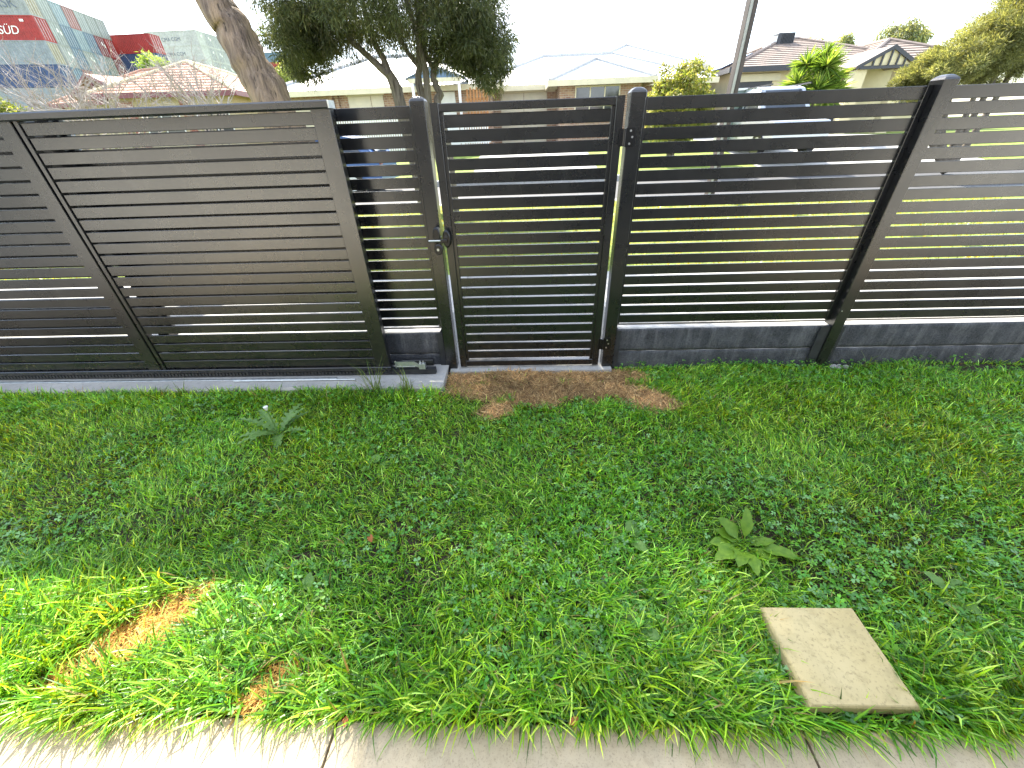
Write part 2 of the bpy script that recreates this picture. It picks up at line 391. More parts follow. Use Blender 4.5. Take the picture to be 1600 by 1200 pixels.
# hinges
for z in (1.615, .228):
    h = MB(); h.cyl((.604, 2.775, z-.045), (.604, 2.775, z+.045), .0095, 12); h.box(.5895, .600, 2.770, 2.781, z-.042, z+.040)
    h.box(.572, .596, 2.774, 2.7815, z-.045, z+.045)
    ho = h.build('hinge', M['plastic'], g)
    MB().cbox(.608, .668, 2.776, 2.7845, z-.05, z+.05, .006, 'y').build('hinge_leaf', M['plastic'], ho)
    for dx, dz in ((.640, .034), (.652, .002), (.638, -.032)):
        MB().cyl((dx, 2.7725, z+dz), (dx, 2.777, z+dz), .0062, 10).build('screw', M['screw'], ho)
# latch: body with keyed barrel on the post, striker on the gate
la = MB(); zc = 1.055
def lobe(m, cx, cz, rx, rz, ya, yb, n=18):
    V = []; 
    for (yy, s_) in ((yb, 1), (ya+.006, 1), (ya, .8)):
        V += [(cx+rx*s_*math.cos(2*math.pi*k/n), yy, cz+rz*s_*math.sin(2*math.pi*k/n)) for k in range(n)]
    F = [(i*n+k, i*n+(k+1)%n, i*n+n+(k+1)%n, i*n+n+k) for i in range(2) for k in range(n)] + [tuple(2*n+k for k in range(n)), tuple(range(n))[::-1]]
    m.add(V, F)
lobe(la, -.598, zc+.038, .025, .054, 2.728, 2.7845)
lobe(la, -.595, zc-.054, .029, .036, 2.724, 2.7845)
la.cbox(-.622, -.572, 2.735, 2.7845, zc-.045, zc+.03, .006, 'y')
lat = la.build('latch', M['plastic'], g, False)
MB().cyl((-.597, 2.718, zc-.054), (-.597, 2.7245, zc-.054), .0085, 14).build('key_barrel', M['steel'], lat)
s_ = MB(); lobe(s_, -.534, zc+.012, .027, .060, 2.738, 2.7815); s_.cbox(-.578, -.53, 2.728, 2.738, zc-.012, zc+.012, .003, 'x'); s_.build('striker', M['plastic'], lat)
s_ = MB(); s_.cyl((-.534, 2.732, zc+.03), (-.534, 2.7385, zc+.03), .010, 12); s_.build('striker_eye', M['darksteel'], lat)
MB().cyl((-.655, 2.729, zc+.004), (-.575, 2.729, zc+.004), .0065, 10).build('bolt', M['steel'], lat)

# ------------------------------------------------------------------ sliding gate (pushed open along the fence)
sg = thing('sliding_gate', (-3.2, 2.65, .08), 'long dark charcoal slatted sliding driveway gate standing open in front of the left fence', 'gate')
XL, XR = -5.32, -1.085
MB().cbox(XL, XR+.004, 2.603, 2.692, 1.806, 1.847, .007, 'x').build('top_rail', M['coat'], sg)
tr_ = MB(); tr_.box(XR+.0045, XR+.012, 2.606, 2.690, 1.808, 1.845); tr_.build('end_cap', M['steel'], sg)
MB().cbox(-1.197, XR, 2.632, 2.690, .134, 1.8055, .003, 'z').build('stile', M['coat'], sg)
MB().cbox(-3.072, -2.971, 2.632, 2.690, .134, 1.8055, .003, 'z').build('stile', M['coat'], sg)
MB().cbox(-2.962, -2.934, 2.638, 2.690, .134, 1.8055, .002, 'z').build('cover_strip', M['coat'], sg)
MB().box(-2.9705, -2.9625, 2.66, 2.688, .134, 1.80).build('joint_backing', M['plastic'], sg)
slats(sg, -2.926, -1.2, 1.728, 22, 2.6455); slats(sg, XL, -3.075, 1.728, 22, 2.6455)
MB().cbox(XL, XR+.01, 2.622, 2.692, .100, .1335, .004, 'x').build('bottom_rail', M['coat'], sg)
MB().box(XL, -.73, 2.640, 2.685, .052, .0995).build('drive_rack', M['darksteel'], sg)
rk = MB()
for i in range(150):
    x = XL+.02+i*.0285; rk.box(x, x+.016, 2.632, 2.6395, .066, .092)
rk = rk.build('rack_teeth', M['darksteel'], sg); rk['kind'] = 'stuff'
# fixings around the track
tk = thing('gate_track', (-3, 2.6, .05), 'thin galvanised steel track strip on the concrete under the sliding gate', 'gate track')
MB().cbox(-5.4, -1.52, 2.585, 2.608, .0505, .056, .002, 'x').build('rail', M['steel'], tk)
MB().tube([(-2.35, 2.565, .058), (-1.36, 2.567, .058)], .0065, 8).build('round_bar', M['steel'], tk)
gc = thing('gate_catch', (-.9, 2.62, .12), 'small galvanised steel catch bracket with two bolts at the end of the track', 'bracket')
gb = MB(); gb.box(-1.02, -.875, 2.606, 2.612, .148, .188); gb.box(-1.02, -.875, 2.602, 2.640, .143, .148); gb.box(-1.026, -1.02, 2.595, 2.612, .138, .195)
gb.add([(-.875, 2.606, .148), (-.845, 2.606, .135), (-.845, 2.612, .135), (-.875, 2.612, .148), (-.875, 2.606, .188), (-.845, 2.606, .165), (-.845, 2.612, .165), (-.875, 2.612, .188)], [(0,3,2,1),(4,5,6,7),(0,1,5,4),(1,2,6,5),(2,3,7,6),(3,0,4,7)])
gb.box(-.845, -.795, 2.604, 2.640, .120, .165); gb.build('plate', M['steel'], gc)
for x in (-.832, -.808):
    bb = MB(); bb.cyl((x, 2.615, .165), (x, 2.615, .176), .0095, 6); bb.cyl((x, 2.615, .176), (x, 2.615, .190), .005, 8); bb.build('bolt', M['screw'], gc)
MB().cbox(-1.0, -.75, 2.69, 2.72, .10, .155, .003, 'x').build('guide', M['coat'], gc)
# concrete strip carrying the track
def strip():
    n = 240; xs = np.linspace(-5.8, -.648, n); prof_ = [(2.462, -.08), (2.466, .030), (2.480, .048), (2.60, .050), (2.80, .050)]
    V = []
    for x in xs:
        e = max(0, (x+.70)/.055)
        for k, (y, z) in enumerate(prof_):
            w = (vnoise(x, k*3.1, 14, 5)-.5)*.007 if k < 3 else 0
            y2 = y + float(w) + (.05*(1-math.sqrt(max(0, 1-min(e, 1)**2))) if k < 4 else 0)
            V.append((x, y2, z + float(w)*.4))
    F = [(i*5+k, i*5+5+k, i*5+6+k, i*5+1+k) for i in range(n-1) for k in range(4)]
    F.append(tuple((n-1)*5+k for k in range(5)))
    m = MB(); m.add(V, F); return m
struct(strip().build('concrete_strip', M['kerbc']))
# loose square paver on the lawn
pv = MB(); x0, x1, y0, y1 = .917, 1.268, .512, .832
rings = []
for ins, z in ((0, .004), (0, .046), (.004, .053), (.0075, .0555)):
    rings.append([(x0+ins, y0+ins, z), (x1-ins, y0+ins, z), (x1-ins, y1-ins, z), (x0+ins, y1-ins, z)])
V = [p for r in rings for p in r]
pv.add(V, [(i*4+k, i*4+(k+1)%4, i*4+4+(k+1)%4, i*4+4+k) for i in range(3) for k in range(4)] + [(12, 13, 14, 15), (3, 2, 1, 0)])
tag(pv.build('paver', M['paver']), 'loose sandy yellow square paver lying on the grass', 'paver')

# ------------------------------------------------------------------ houses across the road
M['cream'] = mat('cream_trim', (.62, .55, .37), .55, 0, .08, 3)
M['render'] = mat('cream_render', (.64, .55, .34), .85, 0, .08, 2, 60, .2, .003)
M['whitepaint'] = mat('white_paint', (.78, .77, .73), .5, 0, .05, 5)
M['shutter'] = mat('roller_shutter', (.60, .54, .40), .5, 0, .06, 4)
def metalroof(name, c):
    m, t, b = nt(name); p = pos(t)
    w = t.nodes.new('ShaderNodeTexWave'); w.inputs['Scale'].default_value = 1.6; w.bands_direction = 'X'; t.links.new(p, w.inputs['Vector'])
    t.links.new(ramp(t, nse(t, p, .8, 5), [(.3, tuple(x*.9 for x in c)), (.7, c)]), b.inputs['Base Color'])
    b.inputs['Roughness'].default_value = .45; bump(t, b, w.outputs['Fac'], .5, .03); return m
M['whiteroof'] = metalroof('white_metal_roof', (.70, .70, .68))
M['blueroof'] = metalroof('blue_metal_roof', (.13, .20, .30))
M['redtile'] = mat('red_roof_tile', (.43, .215, .145), .8, 0, .22, 2.5, fine=9)
M['browntile'] = mat('brown_roof_tile', (.235, .185, .155), .8, 0, .25, 2.5, fine=9)
M['maroon'] = mat('maroon_trim', (.17, .05, .055), .5, 0, .1)
M['charcoal'] = mat('charcoal_trim', (.035, .035, .04), .5, 0, .1)
M['glass'] = mat('window_glass', (.04, .045, .05), .08, 0, .3, 2, spec=.8)
M['timber'] = mat('stained_timber', (.36, .16, .05), .7, 0, .3, 6)
def brick(name, cs, mortar):
    m, t, b = nt(name); g_ = t.nodes.new('ShaderNodeNewGeometry'); s = t.nodes.new('ShaderNodeSeparateXYZ'); c = t.nodes.new('ShaderNodeCombineXYZ')
    t.links.new(g_.outputs['Position'], s.inputs[0])
    ad = t.nodes.new('ShaderNodeMath'); t.links.new(s.outputs[0], ad.inputs[0]); t.links.new(s.outputs[1], ad.inputs[1])
    t.links.new(ad.outputs[0], c.inputs[0]); t.links.new(s.outputs[2], c.inputs[1])
    k = t.nodes.new('ShaderNodeTexBrick'); k.inputs['Scale'].default_value = 1; k.inputs['Brick Width'].default_value = .24; k.inputs['Row Height'].default_value = .086
    k.inputs['Mortar Size'].default_value = .009; k.inputs['Color1'].default_value = (*cs[0], 1); k.inputs['Color2'].default_value = (*cs[1], 1); k.inputs['Mortar'].default_value = (*mortar, 1)
    t.links.new(c.outputs[0], k.inputs['Vector'])
    f = nse(t, pos(t), 6, 4); cc = mixc(t, ramp(t, f, [(.45, (0,)*3), (.65, (.75,)*3)]), k.outputs[0], cs[2])
    t.links.new(cc, b.inputs['Base Color']); b.inputs['Roughness'].default_value = .9; bump(t, b, k.outputs['Fac'], -.4, .01); return m
M['brick'] = brick('mottled_brick', ((.34, .19, .11), (.22, .12, .08), (.42, .30, .19)), (.42, .38, .32))
M['redbrick'] = brick('red_brick', ((.33, .12, .08), (.26, .09, .06), (.36, .17, .11)), (.40, .34, .3))
M['creambrick'] = brick('cream_brick', ((.52, .42, .25), (.46, .36, .2), (.55, .46, .3)), (.5, .45, .36))

def roof_face(m, a, b_, c, d, n, lip):
    a, b_, c, d = map(Vector, (a, b_, c, d))
    nrm = (b_-a).cross(d-a)
    if nrm.z < 0: nrm = -nrm
    nrm.normalize()
    for i in range(n):
        t0, t1 = i/n, (i+1)/n
        p, q = a.lerp(d, t0), b_.lerp(c, t0); r, s = b_.lerp(c, t1), a.lerp(d, t1)
        m.add([p+nrm*lip, q+nrm*lip, r, s], [(0, 1, 2, 3)])
        if lip: m.add([p, q, q+nrm*lip, p+nrm*lip], [(0, 1, 2, 3)])
def rot(ang, px, py):
    ca, sa = math.cos(ang), math.sin(ang)
    return lambda p: (px + (p[0]-px)*ca - (p[1]-py)*sa, py + (p[0]-px)*sa + (p[1]-py)*ca, p[2])
def fin(m, name, mt, parent, xf=None):
    if xf: m.v = [xf(p) for p in m.v]
    return m.build(name, mt, parent)
def hip(root, x0, x1, y0, y1, ez, tn, rm, n=1, lip=0, trim='cream', wall=None, floor=1.1, oh=.5, xf=None, cap=None):
    w, d = x1-x0, y1-y0
    if w >= d: h = d/2; A, B = (x0+h, y0+h, ez+h*tn), (x1-h, y0+h, ez+h*tn)
    else: h = w/2; A, B = (x0+h, y0+h, ez+h*tn), (x0+h, y1-h, ez+h*tn)
    c = [(x0, y0, ez), (x1, y0, ez), (x1, y1, ez), (x0, y1, ez)]
    m = MB()
    if w >= d: fs = ((c[0], c[1], B, A), (c[1], c[2], B, B), (c[2], c[3], A, B), (c[3], c[0], A, A))
    else: fs = ((c[0], c[1], A, A), (c[1], c[2], B, A), (c[2], c[3], B, B), (c[3], c[0], A, B))
    for f in fs: roof_face(m, *f, n, lip)
    m.poly([(x0+.02, y0+.02, ez-.03), (x0+.02, y1-.02, ez-.03), (x1-.02, y1-.02, ez-.03), (x1-.02, y0+.02, ez-.03)])
    ro = fin(m, 'roof', rm, root, xf)
    m = MB(); hips = ((c[0], A), (c[3], A if w >= d else B), (c[1], B if w >= d else A), (c[2], B), (A, B))
    for p, q in hips: m.tube([Vector(p)+Vector((0, 0, .03)), Vector(q)+Vector((0, 0, .03))], .085, 6)
    fin(m, 'ridge_cap', cap or rm, ro, xf)
    m = MB(); g = .09
    m.box(x0-g, x1+g, y0-g, y0, ez-.2, ez+.02).box(x0-g, x1+g, y1, y1+g, ez-.2, ez+.02).box(x0-g, x0, y0, y1, ez-.2, ez+.02).box(x1, x1+g, y0, y1, ez-.2, ez+.02)
    fin(m, 'gutter', M[trim], ro, xf)
    if wall:
        m = MB(); m.box(x0+oh, x1-oh, y0+oh, y1-oh, floor-.3, ez-.035); fin(m, 'wall', M[wall], root, xf)
def window(root, x0, x1, z0, z1, y, lights=2, fm='cream', xf=None, bars=0):
    m = MB(); t = .055
    m.box(x0, x1, y-.05, y, z0, z0+t).box(x0, x1, y-.05, y, z1-t, z1)
    for k in range(lights+1):
        x = x0 + (x1-x0-t)*k/lights; m.box(x, x+t, y-.049, y, z0+t, z1-t)
    for k in range(bars):
        z = z0 + (z1-z0)*(k+1)/(bars+1); m.box(x0+t, x1-t, y-.04, y, z-.012, z+.012)
    f = fin(m, 'window', M[fm], root, xf)
    for k in range(lights):
        a = x0 + (x1-x0-t)*k/lights + t; b_ = x0 + (x1-x0-t)*(k+1)/lights
        m = MB(); m.box(a, b_, y-.025, y-.012, z0+t, z1-t); fin(m, 'pane', M['glass'], f, xf)
    m = MB(); m.box(x0-.05, x1+.05, y-.10, y-.001, z0-.07, z0-.002); fin(m, 'sill', M[fm], f, xf)
def rib_panel(root, name, x0, x1, z0, z1, y, mt, pitch=.09, vertical=False, depth=.012):
    m = MB(); m.box(x0, x1, y-.02, y, z0, z1)
    n = int((x1-x0 if vertical else z1-z0)/pitch)
    for i in range(n):
        if vertical: m.box(x0+i*pitch+.008, x0+(i+1)*pitch-.008, y-.02-depth, y-.0201, z0+.01, z1-.01)
        else: m.box(x0+.01, x1-.01, y-.02-depth, y-.0201, z0+i*pitch+.008, z0+(i+1)*pitch-.008)
    return m.build(name, M[mt] if isinstance(mt, str) else mt, root)

# middle house: brick, white metal roof
h = thing('house', (-2, 25, 1.1), 'low brick house with white metal roof and cream gutters across the road', 'house')
CAPG = mat('grey_ridge_cap', (.40, .40, .40), .5)
hip(h, -12.3, -1.0, 22.5, 31, 3.6, .39, M['whiteroof'], wall='brick', cap=CAPG)
hip(h, -3.2, 9.5, 24.3, 33, 3.62, .37, M['whiteroof'], wall='brick', cap=CAPG)
hip(h, 1.2, 5.95, 22.1, 27.2, 3.57, .41, M['whiteroof'], wall='brick', cap=CAPG)
hip(h, 2.6, 10.6, 28.5, 37, 4.5, .40, M['whiteroof'], wall='brick', cap=CAPG)
rib_panel(h, 'roller_shutter', -11.7, -9.85, 1.9, 3.32, 22.985, 'shutter'); rib_panel(h, 'roller_shutter', -8.45, -7.36, 1.9, 3.38, 22.985, 'shutter'); rib_panel(h, 'roller_shutter', -7.33, -6.74, 1.9, 3.38, 22.985, 'shutter')
MB().box(-8.52, -6.68, 22.94, 22.985, 3.385, 3.56).build('shutter_box', M['cream'], h)
for x in (-9.35, -9.05): MB().box(x, x+.16, 22.86, 22.985, 1.0, 3.55).build('pier', M['brick'], h)
MB().box(-3.95, -3.25, 22.94, 22.985, 1.1, 3.4).build('door', M['whitepaint'], h)
rib_panel(h, 'garage_door', -1.15, .02, 1.1, 3.36, 24.79, 'shutter', .12, True, .02); rib_panel(h, 'garage_door', .05, 1.22, 1.1, 3.36, 24.79, 'shutter', .12, True, .02)
MB().box(-1.25, 1.65, 24.72, 24.785, 3.365, 3.58).build('lintel', M['cream'], h)
window(h, 2.42, 4.5, 2.2, 3.38, 22.59, 3, 'cream', None, 1)
MB().tube([(-6.1, 22.93, 3.45), (-6.1, 22.93, 1.1)], .045, 8).build('downpipe', M['whitepaint'], h)
# blue gable over the entry
m = MB(); yy0, yy1 = 21.2, 23.0
m.slab([(-5.15, yy0, 3.79), (-3.85, yy0, 4.22), (-3.85, yy1, 4.22), (-5.15, yy1, 3.79)], .04); m.slab([(-3.849, yy0, 4.22), (-2.55, yy0, 3.79), (-2.55, yy1, 3.79), (-3.849, yy1, 4.22)], .04)
en = m.build('porch_roof', M['blueroof'], h)
m = MB(); m.poly([(-4.98, yy0+.1, 3.78), (-2.72, yy0+.1, 3.78), (-3.85, yy0+.1, 4.16)]); m.poly([(-4.98, yy0+.14, 3.78), (-3.85, yy0+.14, 4.16), (-2.72, yy0+.14, 3.78)]); m.build('porch_gable', M['blueroof'], en)
MB().box(-5.0, -2.7, yy0+.05, yy0+.16, 3.62, 3.775).build('porch_beam', M['cream'], en)
for x in (-4.9, -2.85): MB().cbox(x, x+.11, yy0+.05, yy0+.16, 1.05, 3.62, .01, 'z').build('porch_post', M['whitepaint'], en)

# left house: red tiles
lf = rot(math.radians(-15.5), -14.2, 23.5)
h = thing('house', (-18, 27, 1.1), 'house with hipped red tile roof behind bare shrubs at far left', 'house')
lw = rot(math.radians(8), -14.2, 23.5)
hip(h, -20.9, -14.2, 23.5, 34.5, 3.85, .46, M['redtile'], 11, .03, 'maroon', 'creambrick', xf=lw, cap=M['render'])
hip(h, -30, -20.3, 24.4, 32, 4.0, .46, M['redtile'], 12, .03, 'maroon', 'creambrick', xf=lf)
window(h, -19.2, -17.4, 1.9, 3.3, 23.99, 2, 'whitepaint', lw); window(h, -16.6, -15.0, 1.9, 3.3, 23.99, 2, 'whitepaint', lw)
m = MB(); m.box(-17.2, -16.8, 23.95, 23.995, 1.0, 3.55); fin(m, 'pier', M['redbrick'], h, lw)
m = MB(); m.box(-20.2, -19.4, 23.95, 23.995, 1.0, 3.55); fin(m, 'pier', M['redbrick'], h, lw)
m = MB(); m.slab([(-25.0, 22.8, 4.05), (-22.9, 22.8, 4.95), (-22.9, 26.5, 4.95), (-25.0, 26.5, 4.05)], .08); m.slab([(-22.899, 22.8, 4.95), (-20.6, 22.8, 4.05), (-20.6, 26.5, 4.05), (-22.899, 26.5, 4.95)], .08)
pr = fin(m, 'porch_roof', M['redtile'], h, lf)
m = MB(); m.slab([(-25.0, 22.78, 4.08), (-22.9, 22.78, 4.98), (-22.9, 22.74, 4.98), (-25.0, 22.74, 4.08)], .16); m.slab([(-22.899, 22.78, 4.98), (-20.6, 22.78, 4.08), (-20.6, 22.74, 4.08), (-22.899, 22.74, 4.98)], .16)
m.box(-24.6, -21.0, 22.84, 22.9, 3.95, 4.1)
for k in (-1, 0, 1): m.box(-22.95+k*.7, -22.85+k*.7, 22.84, 22.9, 4.1, 4.78-abs(k)*.3)
fin(m, 'barge_board', M['maroon'], pr, lf)
for x in (-24.7, -21.1):
    m = MB(); m.cbox(x, x+.14, 22.9, 23.04, .8, 3.95, .02, 'z'); fin(m, 'porch_post', M['maroon'], pr, lf)

# right house: brown tiles, cream render
h = thing('house', (14, 27, 1.1), 'cream rendered house with brown tiled hip roof and small front gable at right', 'house')
hip(h, 10.2, 19.5, 24.6, 33, 4.0, .36, M['browntile'], 14, .035, 'charcoal', 'render')
hip(h, 15.6, 21.2, 23.4, 31, 3.85, .40, M['browntile'], 9, .035, 'charcoal', 'render')
rib_panel(h, 'garage_door', 10.75, 12.6, 1.1, 3.45, 25.08, 'charcoal', .13)
MB().box(10.71, 12.9, 25.0, 25.085, 3.455, 3.75).build('lintel', M['cream'], h)
m = MB(); gx0, gx1, gxa, gy0, gy1, ge, ga = 14.5, 17.1, 15.8, 22.0, 25.2, 3.62, 4.28
m.slab([(gx0, gy0, ge), (gxa, gy0, ga), (gxa, gy1, ga), (gx0, gy1, ge)], .05); m.slab([(gxa+.001, gy0, ga), (gx1, gy0, ge), (gx1, gy1, ge), (gxa+.001, gy1, ga)], .05)
pr = m.build('porch_roof', M['browntile'], h)
m = MB(); m.slab([(gx0, gy0-.03, ge+.02), (gxa, gy0-.03, ga+.02), (gxa, gy0-.07, ga+.02), (gx0, gy0-.07, ge+.02)], .15); m.slab([(gxa+.001, gy0-.03, ga+.02), (gx1, gy0-.03, ge+.02), (gx1, gy0-.07, ge+.02), (gxa+.001, gy0-.07, ga+.02)], .15)
m.box(gx0+.15, gx1-.15, gy0-.05, gy0, ge-.12, ge-.02)
for x in (15.15, 15.47, 15.8, 16.13, 16.45): m.box(x-.03, x+.03, gy0-.05, gy0-.005, ge-.02, ga-.08-abs(x-gxa)*.5)
m.build('barge_board', M['charcoal'], pr)
m = MB(); m.poly([(gx0+.3, gy0+.03, ge), (gx1-.3, gy0+.03, ge), (gxa, gy0+.03, ga-.1)]); m.poly([(gx0+.3, gy0+.06, ge), (gxa, gy0+.06, ga-.1), (gx1-.3, gy0+.06, ge)]); m.build('gable_panel', M['render'], pr)
MB().box(14.62, 15.1, 22.1, 22.5, .9, 3.5).build('pillar', M['render'], pr); MB().box(16.5, 17.0, 22.1, 22.5, .9, 3.5).build('pillar', M['render'], pr)
MB().box(15.3, 15.75, 23.82, 23.895, 1.1, 3.25).build('door', M['charcoal'], h)
window(h, 17.6, 19.4, 1.9, 3.3, 23.89, 2, 'charcoal')
ck = thing('evaporative_cooler', (14.2, 28.4, 5.2), 'square louvred air cooler on the brown tiled roof', 'air cooler')
MB().cbox(13.75, 14.75, 28.0, 28.9, 5.05, 5.15, .02, 'x').build('base', M['whitepaint'], ck)
MB().cbox(13.8, 14.7, 28.05, 28.85, 5.15, 5.72, .05, 'z').build('cabinet', M['charcoal'], ck)
for k in range(9): MB().box(14.0+k*.075, 14.03+k*.075, 28.02, 28.048, 5.2, 5.66).build('louvre', M['darksteel'], ck)
MB().box(13.45, 13.79, 28.1, 28.8, 5.15, 5.6).build('side_panel', M['whitepaint'], ck)
fp = thing('flue_pipe', (13.2, 27.6, 5.0), 'thin metal flue pipe rising from the brown tiled roof', 'flue')
MB().cyl((13.2, 27.6, 4.9), (13.2, 27.6, 5.5), .06, 10).build('pipe', M['steel'], fp); MB().cyl((13.2, 27.6, 5.5), (13.2, 27.6, 5.58), .1, 10).build('cowl', M['steel'], fp)
M['solar'] = mat('solar_glass', (.02, .035, .08), .12, 0, .2, 6)
for k in range(3):
    sp = MB(); ax = 10.35+k*.0; y = 26.1+k*1.35; t = .39
    sp.slab([(10.35, y, 4.17), (11.75, y, 4.17+1.4*t), (11.75, y+1.25, 4.17+1.4*t), (10.35, y+1.25, 4.17)], .05)
    tag(sp.build('solar_panel', M['solar']), ('nearest', 'middle', 'farthest')[k] + ' blue solar panel on left slope of the brown tiled roof', 'solar panel', 'solar panels')

# roof furniture of the middle house and the street lamp behind it
a = thing('tv_antenna', (6.78, 30, 5.3), 'thin television antenna mast at right end of the white roof', 'antenna')
MB().cyl((6.78, 30, 5.0), (6.78, 30, 6.2), .022, 6).build('mast', M['steel'], a)
for z in (6.0, 6.08, 6.16): MB().cyl((6.6, 30, z), (7.0, 30, z), .012, 5).build('element', M['steel'], a)
a = thing('satellite_dish', (5.0, 30, 5.3), 'small pale satellite dish on the white roof', 'satellite dish')
m = MB(); R_ = .33
ring = [[(5.0+R_*r*math.cos(t_*math.pi/8), 29.9+.12*r*r, 5.72+R_*1.1*r*math.sin(t_*math.pi/8)) for t_ in range(16)] for r in (.05, .4, .75, 1)]
m.add([p for q in ring for p in q], [(i*16+k, i*16+(k+1)%16, i*16+16+(k+1)%16, i*16+16+k) for i in range(3) for k in range(16)] + [tuple(range(16))[::-1]]); m.build('dish', M['cream'], a)
MB().cyl((5.0, 29.98, 5.0), (5.0, 29.98, 5.7), .025, 6).build('mast', M['steel'], a); MB().cyl((5.0, 29.9, 5.72), (5.2, 29.55, 5.75), .012, 5).build('feed_arm', M['steel'], a)
a = thing('street_lamp', (5.9, 41, 1.2), 'distant thin grey street lamp above the white roof', 'street lamp')
MB().tube([(5.9, 41, 1.2), (5.88, 41, 7.7), (6.0, 41, 7.85), (6.4, 41, 7.9)], [.09, .055, .05, .04], 8).build('pole', M['steel'], a)
MB().cbox(6.35, 6.75, 40.92, 41.08, 7.84, 7.95, .03, 'x').build('lamp_head', M['steel'], a)

# front yard fences and utility items
pf = thing('picket_fence', (-5, 20, 1.1), 'white picket fence in front of the brick house, seen through the slats', 'fence')
mp_ = MB(); mp_.add([(0,0,0),(.06,0,0),(.06,.02,0),(0,.02,0),(0,0,1.2),(.06,0,1.2),(.06,.02,1.2),(0,.02,1.2),(.03,.01,1.26)], [(0,3,2,1),(0,1,5,4),(1,2,6,5),(2,3,7,6),(3,0,4,7),(4,5,8),(5,6,8),(6,7,8),(7,4,8)]); pm = mp_.mesh('picket')
for k in range(66): link('picket', pm, M['whitepaint'], pf, (-8.4+k*.105, 20, 1.12))
for z in (1.35, 2.1): MB().box(-8.45, -1.45, 20.021, 20.05, z, z+.07).build('rail', M['whitepaint'], pf)
pf = thing('timber_screen', (-3, 21, 1.1), 'orange stained timber slat screen below the tree at the brick house', 'screen')
for k in range(7): MB().box(-2.45+k*.14, -2.37+k*.14, 20.8, 20.83, 1.1, 3.3+.05*(k % 2)).build('slat', M['timber'], pf)
for z in (1.4, 2.9): MB().box(-2.5, -1.5, 20.831, 20.86, z, z+.08).build('rail', M['timber'], pf)
M['greensheet'] = mat('grey_green_sheet', (.19, .24, .22), .5, 0, .1)
ub = thing('side_gate', (8.2, 17.8, .8), 'grey green ribbed sheet gate with white frame beside the pole', 'gate')
rib_panel(ub, 'sheet', 7.82, 8.55, 1.0, 2.70, 18.0, 'greensheet', .09, True)
MB().box(7.74, 7.819, 17.95, 18.03, .8, 2.77).build('frame', M['whitepaint'], ub); MB().box(8.551, 8.63, 17.95, 18.03, .8, 2.77).build('frame', M['whitepaint'], ub); MB().box(7.82, 8.55, 17.95, 18.03, 2.701, 2.77).build('frame', M['whitepaint'], ub)

# stobie pole: concrete between two steel channels
po = thing('utility_pole', (4.2, 9.2, .3), 'tall slim concrete and dark steel utility pole on the verge', 'utility pole')
M['rust'] = mat('dark_brown_steel', (.055, .04, .035), .7, 0, .3, 5)
px0, py0 = 3.93, 9.2
MB().box(px0-.062, px0+.0, py0-.07, py0+.07, .2, 9.5).build('concrete_core', M['kerbc'], po)
MB().cbox(px0-.070, px0-.0622, py0-.09, py0+.09, .2, 9.5, .004, 'z').build('steel_channel', M['rust'], po)
MB().cbox(px0+.0002, px0+.07, py0-.09, py0+.09, .2, 9.5, .004, 'z').build('steel_channel', M['rust'], po)

